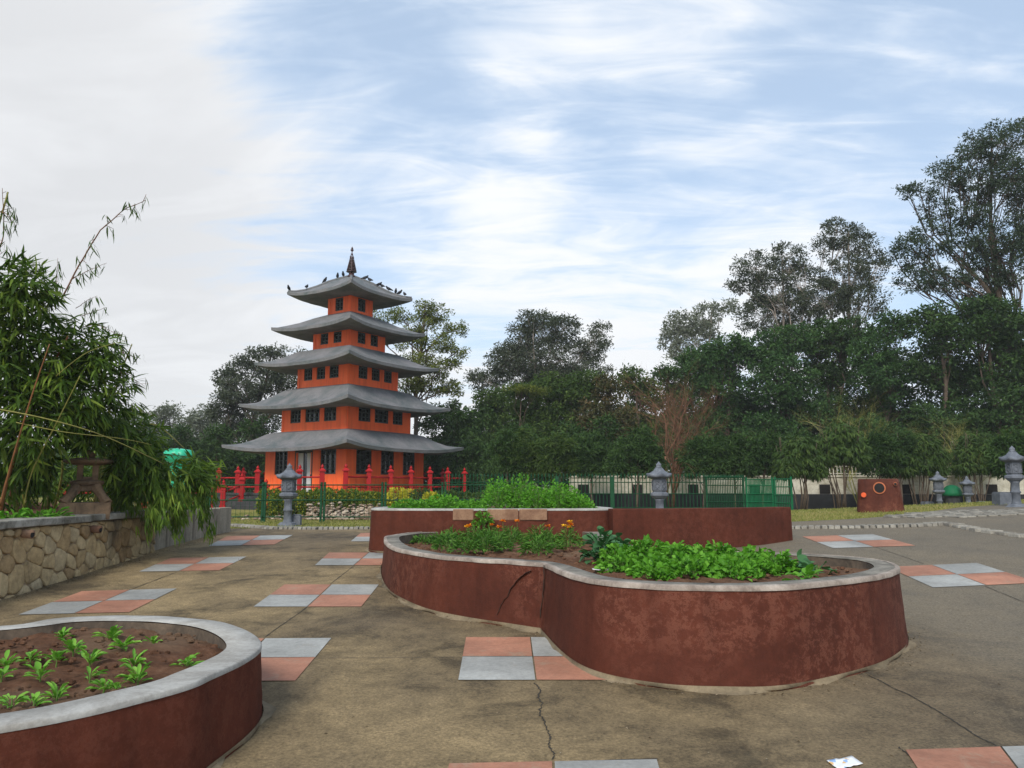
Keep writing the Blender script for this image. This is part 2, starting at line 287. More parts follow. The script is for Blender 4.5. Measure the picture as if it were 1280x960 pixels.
# ---------------------------------------------------------------- helpers
def props(o,label=None,cat=None,group=None,kind=None):
    if label: o['label']=label
    if cat: o['category']=cat
    if group: o['group']=group
    if kind: o['kind']=kind
    return o
def thing(name,label,cat,loc=(0,0,0),rz=0,group=None):
    o=bpy.data.objects.new(name,None); C.objects.link(o); o.location=loc; o.rotation_euler=(0,0,rz); o.empty_display_size=.1
    return props(o,label,cat,group)
class MB:
    def __init__(s): s.v=[]; s.f=[]
    def add(s,vs,fs):
        b=len(s.v); s.v+=[tuple(v) for v in vs]; s.f+=[tuple(i+b for i in f) for f in fs]; return s
    def box(s,c,d,rz=0,taper=1,tilt=None):
        cx,cy,cz=c; x,y,z=d[0]/2,d[1]/2,d[2]/2; vs=[]
        for k in (-1,1):
            t=taper if k>0 else 1
            for a,b in ((-1,-1),(1,-1),(1,1),(-1,1)):
                p=Vector((a*x*t,b*y*t,k*z))
                if tilt: p.rotate(tilt)
                q=Vector((p.x*math.cos(rz)-p.y*math.sin(rz),p.x*math.sin(rz)+p.y*math.cos(rz),p.z)); vs.append((cx+q.x,cy+q.y,cz+q.z))
        return s.add(vs,[(3,2,1,0),(4,5,6,7),(0,1,5,4),(1,2,6,5),(2,3,7,6),(3,0,4,7)])
    def lathe(s,prof,n=16,c=(0,0,0),ph=0,cap=True):
        vs=[];fs=[]
        for r,z in prof:
            for k in range(n):
                a=ph+2*PI*k/n; vs.append((c[0]+r*math.cos(a),c[1]+r*math.sin(a),c[2]+z))
        for i in range(len(prof)-1):
            for k in range(n):
                k2=(k+1)%n; fs.append((i*n+k,i*n+k2,(i+1)*n+k2,(i+1)*n+k))
        if cap: fs.append(tuple(range(n-1,-1,-1))); fs.append(tuple((len(prof)-1)*n+k for k in range(n)))
        return s.add(vs,fs)
    def tube(s,pts,rads,n=6):
        pts=[Vector(p) for p in pts]
        if not hasattr(rads,'__len__'): rads=[rads]*len(pts)
        vs=[];fs=[]; up=Vector((.13,.31,.94))
        for i,p in enumerate(pts):
            d=(pts[min(i+1,len(pts)-1)]-pts[max(i-1,0)])
            if d.length<1e-6: d=Vector((0,0,1))
            d.normalize(); a=d.cross(up)
            if a.length<.05: a=d.cross(Vector((1,0,0)))
            a.normalize(); b=d.cross(a)
            for k in range(n):
                t=2*PI*k/n; vs.append(p+(a*math.cos(t)+b*math.sin(t))*rads[i])
        for i in range(len(pts)-1):
            for k in range(n):
                k2=(k+1)%n; fs.append((i*n+k,i*n+k2,(i+1)*n+k2,(i+1)*n+k))
        fs.append(tuple(range(n-1,-1,-1))); fs.append(tuple((len(pts)-1)*n+k for k in range(n)))
        return s.add(vs,fs)
    def build(s,name,mat,parent=None,smooth=False,bevel=0,local=None):
        me=bpy.data.meshes.new(name); vv=s.v
        if local is not None: vv=[(v[0]-local[0],v[1]-local[1],v[2]-local[2]) for v in vv]
        me.from_pydata(vv,[],s.f); me.materials.append(mat)
        if smooth: me.polygons.foreach_set('use_smooth',[True]*len(me.polygons))
        me.update(); o=bpy.data.objects.new(name,me); C.objects.link(o)
        if parent: o.parent=parent
        if bevel:
            b=o.modifiers.new('b','BEVEL'); b.width=bevel; b.segments=2; b.limit_method='ANGLE'
        return o
def npmesh(name,mat,V,Fc,nv,rnd=None,parent=None,smooth=False,local=None):
    """V (n,3) array; Fc (m,nv) array"""
    me=bpy.data.meshes.new(name); V=np.asarray(V,dtype=np.float32)
    if local is not None: V=V-np.array(local,dtype=np.float32)
    me.vertices.add(len(V)); me.vertices.foreach_set('co',V.ravel())
    m=len(Fc); me.loops.add(m*nv); me.loops.foreach_set('vertex_index',np.asarray(Fc,dtype=np.int32).ravel())
    me.polygons.add(m); me.polygons.foreach_set('loop_start',np.arange(0,m*nv,nv,dtype=np.int32)); 
    me.polygons.foreach_set('use_smooth',np.full(m,smooth))
    me.update(calc_edges=True); me.materials.append(mat)
    if rnd is not None:
        a=me.attributes.new('rnd','FLOAT','FACE'); a.data.foreach_set('value',np.asarray(rnd,dtype=np.float32))
    me.validate()
    o=bpy.data.objects.new(name,me); C.objects.link(o)
    if parent: o.parent=parent
    return o
# leaf templates: verts (x along, y across, z up), quads
def T_rhomb(): return np.array([(0,0,0),(.45,.5,.10),(1,0,-.05),(.45,-.5,.10)]),np.array([(0,1,2,3)])
def T_strip(prof,droop=.25,fold=.0,across=2,wave=0.):
    v=[];f=[];n=len(prof); cols=3 if across==2 else 2
    for i,(x,w) in enumerate(prof):
        z=-droop*x*x
        if cols==3: v+=[(x,-w/2,z+fold*w+wave*math.sin(i*2.3)),(x,0,z),(x,w/2,z+fold*w-wave*math.sin(i*2.3+1))]
        else: v+=[(x,-w/2,z),(x,w/2,z)]
    for i in range(n-1):
        for c in range(cols-1):
            a=i*cols+c; f.append((a,a+1,a+cols+1,a+cols))
    return np.array(v),np.array(f)
TB=T_strip([(0,.1),(.25,.85),(.55,.95),(.8,.5),(1,.04)],.35,0,1)             # bamboo
TL=T_strip([(0,.12),(.2,.18),(.45,.8),(.7,1.),(.9,.7),(1,.1)],.30,.12,2,.03)   # seedling
TS=T_strip([(0,.15),(.2,.7),(.35,.5),(.5,1.),(.62,.75),(.8,1.05),(.93,.7),(1,.15)],.35,.20,2,.09) # lobed curly
TF=T_strip([(0,.2),(.35,.8),(.7,.9),(1,.1)],.3,.15,2)                        # lanceolate
TP=T_strip([(0,.35),(.6,1.),(1,.6)],.15,.0,1)                                 # petal
def unit(a): return a/np.maximum(np.linalg.norm(a,axis=1,keepdims=True),1e-9)
def leaves(name,mat,P,D,L,Wd,T,parent=None,up=None,rnd=None,smooth=False,local=None,roll=.5):
    P=np.asarray(P,float); n=len(P); D=unit(np.asarray(D,float))
    if up is None: up=np.tile([0,0,1.],(n,1))
    up=up+rng.normal(0,roll,(n,3))
    S_=unit(np.cross(up,D)); Nn=np.cross(D,S_)
    L=np.broadcast_to(L,(n,)); Wd=np.broadcast_to(Wd,(n,))
    tv,tf=T; V=P[:,None,:]+tv[None,:,0:1]*(D*L[:,None])[:,None,:]+tv[None,:,1:2]*(S_*Wd[:,None])[:,None,:]+tv[None,:,2:3]*(Nn*L[:,None])[:,None,:]
    Fc=tf[None]+(np.arange(n)*len(tv))[:,None,None]
    if rnd is None: rnd=rng.beta(2,2,n)
    return npmesh(name,mat,V.reshape(-1,3),Fc.reshape(-1,4),4,np.repeat(rnd,len(tf)),parent,smooth,local)
def randdir(n,zb=0.):
    d=rng.normal(0,1,(n,3)); d[:,2]+=zb; return unit(d)

# ---------------------------------------------------------------- ground, pavement
def grid_mesh(name,mat,xs,ys,zf,yw=None):
    V=[];nx=len(xs)
    for y in ys:
        for x in xs:
            yy=y if yw is None else yw(x,y); V.append((x,yy,zf(x,yy)))
    Fc=[(j*nx+i,j*nx+i+1,(j+1)*nx+i+1,(j+1)*nx+i) for j in range(len(ys)-1) for i in range(nx-1)]
    return npmesh(name,mat,V,Fc,4,smooth=True)
xs=list(np.arange(-14,18.01,.4)); xs=[-600,-300,-150,-80,-45,-28,-20]+xs+[22,30,45,80,150,300,600]
ys=[-60,-30,-10]+list(np.arange(-4,28.01,.4))+[32,38,46,60,90,150,300,700,1400]
props(grid_mesh('ground',M['lawn'],xs,ys,lambda x,y:H(x,y)-.035),kind='structure')
edge=[(-60,16.0),(-5.6,15.9),(-1,16.2),(4.6,16.3)]
for q in ((1060,649),(1130,644),(1200,634),(1290,628.5)):
    g=G(*q); edge.append((g.x,g.y))
edge.append((40,22))
def ye(x):
    for (a,b),(c,d) in zip(edge,edge[1:]):
        if a<=x<=c: return b+(d-b)*(x-a)/(c-a)
    return edge[-1][1]
pxs=list(np.arange(-14,18.01,.25))
pave=grid_mesh('pavement',M['conc'],pxs,list(np.linspace(0,1,90)),lambda x,y:H(x,y),lambda x,t:-4+t*(ye(x)+4))
props(pave,kind='structure')
# skirt edge of the slab on the lawn side
mb=MB()
for a,b in zip(pxs,pxs[1:]):
    mb.add([(a,ye(a),H(a,ye(a))),(b,ye(b),H(b,ye(b))),(b,ye(b),H(b,ye(b))-.06),(a,ye(a),H(a,ye(a))-.06)],[(0,1,2,3)])
props(mb.build('pavement_edge',M['conc']),kind='structure')
def quad_on_ground(c4,off,n=4):
    cen=sum(c4,Vector())/4; c4=[p+(cen-p).normalized()*(.006+.004*random.random()) for p in c4]
    vs=[];fs=[]
    for j in range(n+1):
        for i in range(n+1):
            s,t=i/n,j/n; p=(c4[0]*(1-s)+c4[1]*s)*(1-t)+(c4[3]*(1-s)+c4[2]*s)*t
            vs.append((p.x,p.y,H(p.x,p.y)+off))
    for j in range(n):
        for i in range(n): a=j*(n+1)+i; fs.append((a,a+n+1,a+n+2,a+1))
    return vs,fs
patches=[((582,797),(744,797),(768,851),(572,851)),((355,731),(474,731),(452,759),(316,759)),((411,691),(511,691),(491,707),(393,707)),
 ((283.5,670.5),(366.6,669),(343,681),(259.6,683)),((213,698),(309,696),(274,713.5),(173,715)),((102,739.5),(221.6,736),(161.6,766),(22,769)),
 ((247,799),(415,798),(369.5,852),(185,853)),((1002.5,671),(1091,668),(1145,682.5),(1041,685.5)),((1108,709),(1221,704),(1300,729),(1166,735)),
 ((1130,938),(1370,930),(1440,1010),(1180,1012)),((560,955),(822,950),(850,1040),(535,1045)),((451,666.5),(520,666),(505,677),(438,677))]
for c in patches:
    g=[G(*q) for q in c]; tm=(g[0]+g[1])/2; bm_=(g[3]+g[2])/2; lm=(g[0]+g[3])/2; rm=(g[1]+g[2])/2; cc_=(tm+bm_)/2
    a=MB();b=MB()
    e=.004
    a.add(*quad_on_ground([g[0],tm,cc_,lm],.006)); a.add(*quad_on_ground([cc_,rm,g[2],bm_],.006))
    b.add(*quad_on_ground([tm,g[1],rm,cc_],.006)); b.add(*quad_on_ground([lm,cc_,bm_,g[3]],.006))
    props(a.build('paving_tiles',M['tpink']),kind='structure'); props(b.build('paving_tiles',M['tgrey']),kind='structure')
# joints and cracks
def crackline(pts,w,jit,mat,off=.004,n=16):
    g=[G(*q) for q in pts]; P=[]
    for a,b in zip(g,g[1:]):
        for k in range(n):
            t=k/n; p=a.lerp(b,t); P.append(p+Vector((noise.noise(p*6)*jit+random.uniform(-1,1)*jit*.25,noise.noise(p*6+Vector((9,9,9)))*jit,0)))
    P.append(g[-1]); mb=MB(); vs=[];fs=[]
    for i,p in enumerate(P):
        d=(P[min(i+1,len(P)-1)]-P[max(i-1,0)]).normalized(); s=Vector((-d.y,d.x,0)); ww=w*(.5+random.random())
        for k in (-1,1):
            q=p+s*k*ww/2; vs.append((q.x,q.y,H(q.x,q.y)+off))
    for i in range(len(P)-1): fs.append((2*i,2*i+1,2*i+3,2*i+2))
    mb.add(vs,fs); return props(mb.build('pavement_crack',mat),kind='structure')
crackline([(670,853),(676,885),(684,915),(690,950)],.008,.035,M['crack'],n=26)
crackline([(1086,845),(1120,862),(1175,890),(1245,934)],.009,.02,M['crack'],n=30)
crackline([(1125,935),(1160,958)],.008,.03,M['crack'])
crackline([(332,796),(384,759)],.008,.006,M['crack']); crackline([(412,731),(443,707)],.008,.006,M['crack']); crackline([(461,691),(490,672)],.008,.006,M['groove'])
crackline([(0,775),(97,757)],.008,.006,M['groove']); crackline([(161,738),(222,715)],.01,.01,M['crack'])
crackline([(-40,850),(577,823)],.006,.01,M['groove'],n=40) if False else crackline([(393,823),(577,822)],.006,.006,M['groove'],n=30)
crackline([(700,953),(822,949)],.008,.006,M['crack']); crackline([(1150,939),(1256,934)],.007,.006,M['crack'])
crackline([(1091,683),(1155,705)],.012,.01,M['groove']); crackline([(1232,733),(1290,757)],.012,.01,M['groove'])
crackline([(290,706),(420,701)],.008,.006,M['groove'],n=30)
# cobbled kerb strips at the edge of the pavement
def cobbles(pts,n,w):
    g=[G(*q) for q in pts]; L=[0]
    for a,b in zip(g,g[1:]): L.append(L[-1]+(b-a).length)
    mb=MB()
    for k in range(n):
        s=L[-1]*(k+.5)/n; i=max(j for j in range(len(L)-1) if L[j]<=s); p=g[i].lerp(g[i+1],(s-L[i])/(L[i+1]-L[i])); d=g[i+1]-g[i]
        rz=math.atan2(d.y,d.x)+random.uniform(-.06,.06); l=L[-1]/n*.86
        mb.box((p.x,p.y,H(p.x,p.y)+.015),(l,w*random.uniform(.85,1.05),.05+random.uniform(0,.02)),rz,.9)
    return props(mb.build('cobbled_kerb',M['cobble'],bevel=.012),kind='structure')
cobbles([(978,660.5),(1080,659.5),(1150,657.5),(1188,655)],26,.34); cobbles([(1188,656),(1225,664),(1285,672)],7,.28)
cobbles([(288,657),(340,661),(400,661.5),(474,661)],40,.30)
mb=MB()
ce=G(1208,642)
for k in range(16):
    for j in range(5):
        x=ce.x+(k-7.5)*.2+random.uniform(-.03,.03); y=ce.y+(j-2)*.42+random.uniform(-.03,.03)
        if ((x-ce.x)/1.6)**2+((y-ce.y)/1.0)**2<1: mb.box((x,y,H(x,y)+.008),(.17,.36,.03),random.uniform(-.1,.1))
props(mb.build('paving_stones',M['cobble'],bevel=.006),kind='structure')
# grass blades on the lawn
n=70000; X=rng.uniform(-9,20,n); Y=16.1+rng.random(n)**1.6*13
ok=[ (ye(x)+.02<y) for x,y in zip(X,Y)]; X=X[ok];Y=Y[ok]
Z=np.array([H(x,y)-.035 for x,y in zip(X,Y)]); d=randdir(len(X)); d[:,2]=abs(d[:,2])+1.0
o=leaves('grass',M['blade'],np.stack([X,Y,Z],1),d,rng.uniform(.03,.075,len(X)),.014,T_rhomb(),roll=1); props(o,'short dry grass covering the lawn strip behind the kerb','grass',kind='stuff')
# ---------------------------------------------------------------- planters
def smooth_closed(pts,creases=(),n=7):
    out=[];m=len(pts)
    for i in range(m):
        p0,p1,p2,p3=pts[(i-1)%m],pts[i],pts[(i+1)%m],pts[(i+2)%m]
        if i in creases: p0=p1+(p1-p2)
        if (i+1)%m in creases: p3=p2+(p2-p1)
        for k in range(n):
            t=k/n; out.append(.5*((2*p1)+(p2-p0)*t+(2*p0-5*p1+4*p2-p3)*t*t+(3*p1-p0-3*p2+p3)*t**3))
    return out
def offset(poly,d):
    m=len(poly); area=sum(poly[i].x*poly[(i+1)%m].y-poly[(i+1)%m].x*poly[i].y for i in range(m)); sg=1 if area>0 else -1
    out=[]
    for i in range(m):
        a,b=poly[i-1],poly[(i+1)%m]; t=(b-a); t=Vector((t.x,t.y,0)).normalized(); nn=Vector((-t.y,t.x,0))*sg; out.append(poly[i]+nn*d)
    return out
def relax(p,it=6,keep=()):
    for _ in range(it):
        p=[ (p[i] if i in keep else p[i-1]*.25+p[i]*.5+p[(i+1)%len(p)]*.25) for i in range(len(p))]
    return p
def planter(name,label,outer,ztop,rimw,matw,matc,zsoil,capth=.03,flare=.03,group='raised masonry flower beds',creases=(),edge_mat=None):
    poly=smooth_closed([Vector((p[0],p[1],0)) for p in outer],creases)
    c=sum(poly,Vector())/len(poly); cz=H(c.x,c.y)
    t=thing(name,label,'planter',(c.x,c.y,cz),0,group); loc=(c.x,c.y,cz)
    inner=relax(offset(poly,rimw),10); m=len(poly); base=offset(poly,-flare); lip=offset(poly,-.006)
    for i in range(m):   # uneven hand-plastered surface
        pass
    w=MB(); vs=[]; K=7
    for k in range(K+1):
        for i in range(m):
            a=base[i].lerp(poly[i],k/K); z0=H(base[i].x,base[i].y)-.1; wob=.006*noise.noise(Vector((a.x*3,a.y*3,k*.8)))
            a=a+(a-c).normalized()*wob; vs.append((a.x,a.y,z0+(ztop-capth-z0)*k/K))
    fs=[(k*m+i,k*m+(i+1)%m,(k+1)*m+(i+1)%m,(k+1)*m+i) for k in range(K) for i in range(m)]
    iw=MB(); iv=[(p.x,p.y,ztop-.012) for p in inner]+[(p.x,p.y,zsoil(p.x,p.y)-.15) for p in inner]; iw.add(iv,[(i,(i+1)%m,m+(i+1)%m,m+i) for i in range(m)]); iw.build('inner_wall',M['innerdirt'],t,True,local=loc)
    w.add(vs,fs); w.build('planter_wall',matw,t,True,local=loc)
    cp=MB(); vs=[]
    lo=offset(poly,-.004); li=offset(inner,.004)
    for ring,z in ((lo,-capth),(lo,-.006),(offset(poly,.006),0.),(li and offset(inner,-.006),0.),(offset(inner,-.002),-.006)):
        for i in range(m):
            p=ring[i]; vs.append((p.x,p.y,ztop+z+.003*noise.noise(Vector((p.x*4,p.y*4,z)))))
    fs=[(k*m+i,k*m+(i+1)%m,(k+1)*m+(i+1)%m,(k+1)*m+i) for k in range(4) for i in range(m)]
    cp.add(vs,fs); cp.build('rim',matc,t,True,local=loc)
    if edge_mat:
        e=MB(); vs=[(p.x,p.y,ztop+z+.004*noise.noise(Vector((p.x*5,p.y*5,z)))) for ring,z in ((offset(poly,-.010),-capth-.004),(offset(poly,-.010),-.002),(offset(poly,.022),.006),(offset(poly,.030),.001)) for p in ring]
        e.add(vs,[(k*m+i,k*m+(i+1)%m,(k+1)*m+(i+1)%m,(k+1)*m+i) for k in range(3) for i in range(m)]); e.build('rim_edge',edge_mat,t,True,local=loc)
    fb=MB(); fv=[(p.x,p.y,H(p.x,p.y)+z) for ring,z in (([base[i]+(base[i]-c).normalized()*(.02+.10*noise.noise(base[i]*2.5)+.03*noise.noise(base[i]*9)) for i in range(m)],.001),([base[i]+(base[i]-c).normalized()*(.004+.03*noise.noise(base[i]*3)) for i in range(m)],.012),(base,.035)) for p in ring]
    fb.add(fv,[(k*m+i,k*m+(i+1)%m,(k+1)*m+(i+1)%m,(k+1)*m+i) for k in range(2) for i in range(m)]); fb.build('mortar_fillet',M['fillet'],t,True,local=loc)
    # soil: a grid clipped to the inner outline
    def inside(x,y,pl):
        r=False; j=len(pl)-1
        for i in range(len(pl)):
            if (pl[i].y>y)!=(pl[j].y>y) and x<(pl[j].x-pl[i].x)*(y-pl[i].y)/(pl[j].y-pl[i].y)+pl[i].x: r=not r
            j=i
        return r
    big=offset(inner,-.07); x0=min(p.x for p in big);x1=max(p.x for p in big);y0=min(p.y for p in big);y1=max(p.y for p in big)
    st=.045; nx=int((x1-x0)/st)+2; ny=int((y1-y0)/st)+2; vs=[];fs=[]
    ins={}
    for j in range(ny):
        for i in range(nx):
            x=x0+i*st;y=y0+j*st; ins[i,j]=inside(x,y,big)
            nz=.035*noise.fractal(Vector((x*5,y*5,1)),1,2,4)+.03*noise.noise(Vector((x*1.3,y*1.3,4)))+.018*abs(noise.noise(Vector((x*17,y*17,2))))
            vs.append((x,y,zsoil(x,y)+nz))
    for j in range(ny-1):
        for i in range(nx-1):
            if ins[i,j] and ins[i+1,j] and ins[i,j+1] and ins[i+1,j+1]:
                a=j*nx+i; fs.append((a,a+1,a+nx+1,a+nx))
    sb=MB(); sb.add(vs,fs); sb.build('soil',M['soil'],t,True,local=loc)
    # clods
    cl=MB(); cnt=0
    while cnt<420:
        x=random.uniform(x0,x1);y=random.uniform(y0,y1)
        if not inside(x,y,inner): continue
        s=random.uniform(.008,.03); z=zsoil(x,y)+.018; cl.lathe([(s*.3,-s*.5),(s,-.1*s),(s*.8,s*.4),(s*.2,s*.6)],5,(x,y,z),random.random()*6); cnt+=1
    cl=cl.build('clods',M['soil'],t,False,local=loc); cl['kind']='stuff'
    return t,inner,inside
# near left bed
z1=.70
o1=[PZ(x,y,z1) for x,y in ((69,773),(144,769),(220,771),(275,777),(309,788),(325.5,801),(322,812),(302,825),(265,842),(237,854),(172,871.5),(103,888),(0,907))]
o1+= [Vector((-2.75,2.85,0)),Vector((-3.6,2.95,0)),Vector((-4.45,3.5,0)),Vector((-4.8,4.4,0)),Vector((-4.45,5.2,0)),PZ(0,782.5,z1)]
bed1=planter('round_flower_bed','low brown flower bed with pale grey rim and young seedlings at left foreground',[(p.x,p.y) for p in o1],z1,.20,M['redclean'],M['cappale'],lambda x,y:.625)
z2=.985
o2=[PZ(x,y,z2) for x,y in ((481.5,671),(482,677),(492,684),(512,689),(543,694),(591,698),(640,701),(679.5,703.5),(712,717),(752,725.5),(824,731),(896,732.5),(967.5,732),(1039,726.5),(1093,720),(1119,713),(1123,708),(1112,702.5),(1086,698),(1039,694),(1003,692))]
o2+=[Vector((2.5,8.15,0)),Vector((2.0,8.45,0)),Vector((1.55,8.8,0)),Vector((1.32,9.5,0)),Vector((1.27,10.8,0)),Vector((1.25,12.06,0)),Vector((-.2,12.05,0)),Vector((-1.1,11.98,0)),Vector((-1.50,11.6,0)),Vector((-1.70,11.0,0))]
zs2=lambda x,y:.93-.016*(y-5.5)
bed2=planter('curved_flower_bed','large two-lobed brown flower bed with peeling paint, orange flowers and leafy greens',[(p.x,p.y) for p in o2],z2,.19,M['red'],M['capworn'],zs2,flare=.04,creases=(7,),edge_mat=M['lipedge'])
z3=1.33
o3=[(-2.12,12.0),(-1.6,11.82),(-.9,11.75),(.2,11.75),(1.2,11.85),(1.52,12.05),(1.58,12.5),(1.3,13.4),(.4,14.1),(-.6,14.3),(-1.5,13.9),(-2.05,13.1),(-2.2,12.4)]
bed3=planter('raised_flower_bed','taller brown bed behind the curved one, filled with bright green bushy plants',o3,z3,.20,M['redclean'],M['cappale'],lambda x,y:1.27)
cs=[]
for x0,x1 in ((566,592),(609,648),(649,684)):
    a=U(x0,640,11.72); b=U(x1,640,11.72); m_=MB(); m_.box(((a.x+b.x)/2,11.765,z3-.088),(b.x-a.x,.07,.168)); 
    q=m_.build('coping_stone',M['tan'],bed3[0],bevel=.012,local=tuple(bed3[0].location)); q['label']='bare tan stone showing where the paint is missing'
# plain wall running right from bed 3
mb=MB(); P=[(1.50,11.93),(2.3,12.12),(3.2,12.4),(4.0,12.72),(4.58,13.08)]; th=.13
vs=[];fs=[]
Q=[Vector((*p,0)) for p in P]; pts=[]
for a,b in zip(Q,Q[1:]):
    for k in range(6): pts.append(a.lerp(b,k/6))
pts.append(Q[-1]); m=len(pts)
for i,p in enumerate(pts):
    d=(pts[min(i+1,m-1)]-pts[max(i-1,0)]).normalized(); nn=Vector((-d.y,d.x,0)); zb=H(p.x,p.y)-.1
    zt=z3-.005+.004*noise.noise(p*4)
    a=p-nn*th; b=p+nn*th
    vs+=[(a.x-.0,a.y-.03,zb),(a.x,a.y,zt-.012),(a.x,a.y+.012,zt),(b.x,b.y-.012,zt),(b.x,b.y,zt-.012),(b.x,b.y,zb)]
for i in range(m-1):
    for k in range(5): fs.append((i*6+k,(i+1)*6+k,(i+1)*6+k+1,i*6+k+1))
fs.append((0,1,2,3,4,5)); fs.append(tuple((m-1)*6+k for k in (5,4,3,2,1,0)))
mb.add(vs,fs); t=mb.build('low_garden_wall',M['redclean'],None,False); props(t,'plain dark red low wall with square right end running behind the curved flower bed','wall')
# crack in the plaster of bed 2 and the seam at its waist
def wallcrack(pix,w,parent,mat,base):
    """thin raised dark line following the planter wall"""
    poly=[Vector((p.x,p.y,0)) for p in smooth_closed([Vector((p[0],p[1],0)) for p in base],(7,))]
    mb=MB(); P=[]
    for px,py in pix:
        d=ray(px,py); best=None
        o_=offset(poly,-.02)
        for i in range(len(o_)):
            a,b=o_[i],o_[(i+1)%len(o_)]
            det=d.x*(b.y-a.y)-d.y*(b.x-a.x)
            if abs(det)<1e-9: continue
            t=(a.x*(b.y-a.y)-a.y*(b.x-a.x))/det; s=(d.y*a.x-d.x*a.y)/det
            if t>0 and -1e-6<=s<=1+1e-6 and (best is None or t<best): best=t
        if best: P.append(Vector((0,0,EYE))+d*(best-.012))
    vs=[];fs=[]
    return P
for pix,w,mm in (([(622,768),(627,755),(634,745),(640,732),(647,724),(655,717),(664,713)],.007,M['crack']),([(680,706),(679.5,730),(678,750),(675,772)],.009,M['crack'])):
    P=wallcrack(pix,w,None,None,[(p.x,p.y) for p in o2]); Q=[]
    for a,b in zip(P,P[1:]):
        for k in range(5):
            q=a.lerp(b,k/5); Q.append(q+Vector((noise.noise(q*20)*.012,0,noise.noise(q*20+Vector((5,5,5)))*.012)))
    Q.append(P[-1]); vs=[];fs=[]
    for i,q in enumerate(Q):
        ww=w*(.35+.65*random.random()); vs+=[q+Vector((-ww/2,-.002,0)),q+Vector((ww/2,-.002,ww*.3)),q+Vector((0,.03,0))]
    for i in range(len(Q)-1): 
        for k in range(3): fs.append((3*i+k,3*i+(k+1)%3,3*i+3+(k+1)%3,3*i+3+k))
    b=MB(); b.add(vs,fs); b.build('plaster_crack',mm,bed2[0],local=tuple(bed2[0].location))
# ---------------------------------------------------------------- left retaining walls and raised ground
zt=1.285
mb=MB(); A=[(-5.55,2.0),(-5.52,5.0),(-5.52,8.4),(-5.55,11.0),(-5.60,12.1)]
def wallmesh(A,th,ztop,sub,zbot=-.15,rough=0):
    pts=[];Q=[Vector((*a,0)) for a in A]
    for a,b in zip(Q,Q[1:]):
        k=max(2,int((b-a).length/sub))
        for i in range(k): pts.append(a.lerp(b,i/k))
    pts.append(Q[-1]); K=14; vs=[];fs=[];m=len(pts)
    for i,p in enumerate(pts):
        d=(pts[min(i+1,m-1)]-pts[max(i-1,0)]).normalized(); nn=Vector((d.y,-d.x,0)); zb=H(p.x,p.y)+zbot
        for k in range(K+1):
            q=p+nn*(.06*(1-k/K)); z=zb+(ztop-zb)*k/K
            if rough:
                cv=noise.voronoi(Vector((q.y*4.4,z*5.6,0)))[0]; e=cv[1]-cv[0]; q=q+nn*(rough*min(1,e*3.5)+.012*noise.noise(Vector((q.y*9,z*9,0)))-rough)
            vs.append((q.x,q.y,z))
        q=p-nn*th; vs.append((q.x,q.y,ztop)); vs.append((q.x,q.y,zb))
    c=K+3
    for i in range(m-1):
        for k in range(c-1): fs.append((i*c+k,(i+1)*c+k,(i+1)*c+k+1,i*c+k+1))
    fs.append(tuple(range(c))); fs.append(tuple((m-1)*c+k for k in range(c-1,-1,-1)))
    return vs,fs
sw=thing('stone_retaining_wall','rubble stone retaining wall with concrete coping under the bamboo','wall',(-5.55,7,H(-5.5,7)))
loc=tuple(sw.location)
mb.add(*wallmesh(A,.3,zt-.07,.08,rough=0)); mb.build('mortar',M['wallmortar'],sw,True,local=loc)
st_=MB(); pts_=[]
tries=0
while tries<9000:
    tries+=1; q=(random.uniform(3.5,12.2),random.uniform(0,1.25)); rmin=.135+.10*abs(noise.noise(Vector((q[0]*1.3,q[1]*1.3,3))))*2
    if all((q[0]-p[0])**2+((q[1]-p[1])*1.25)**2>rmin*rmin for p in pts_): pts_.append(q)
def clip(poly,nx_,nz_,d):
    out=[]
    for i in range(len(poly)):
        p,q=poly[i],poly[(i+1)%len(poly)]; dp=p[0]*nx_+p[1]*nz_-d; dq=q[0]*nx_+q[1]*nz_-d
        if dp<=0: out.append(p)
        if (dp<0)!=(dq<0) and dp!=dq: t=dp/(dp-dq); out.append((p[0]+(q[0]-p[0])*t,p[1]+(q[1]-p[1])*t))
    return out
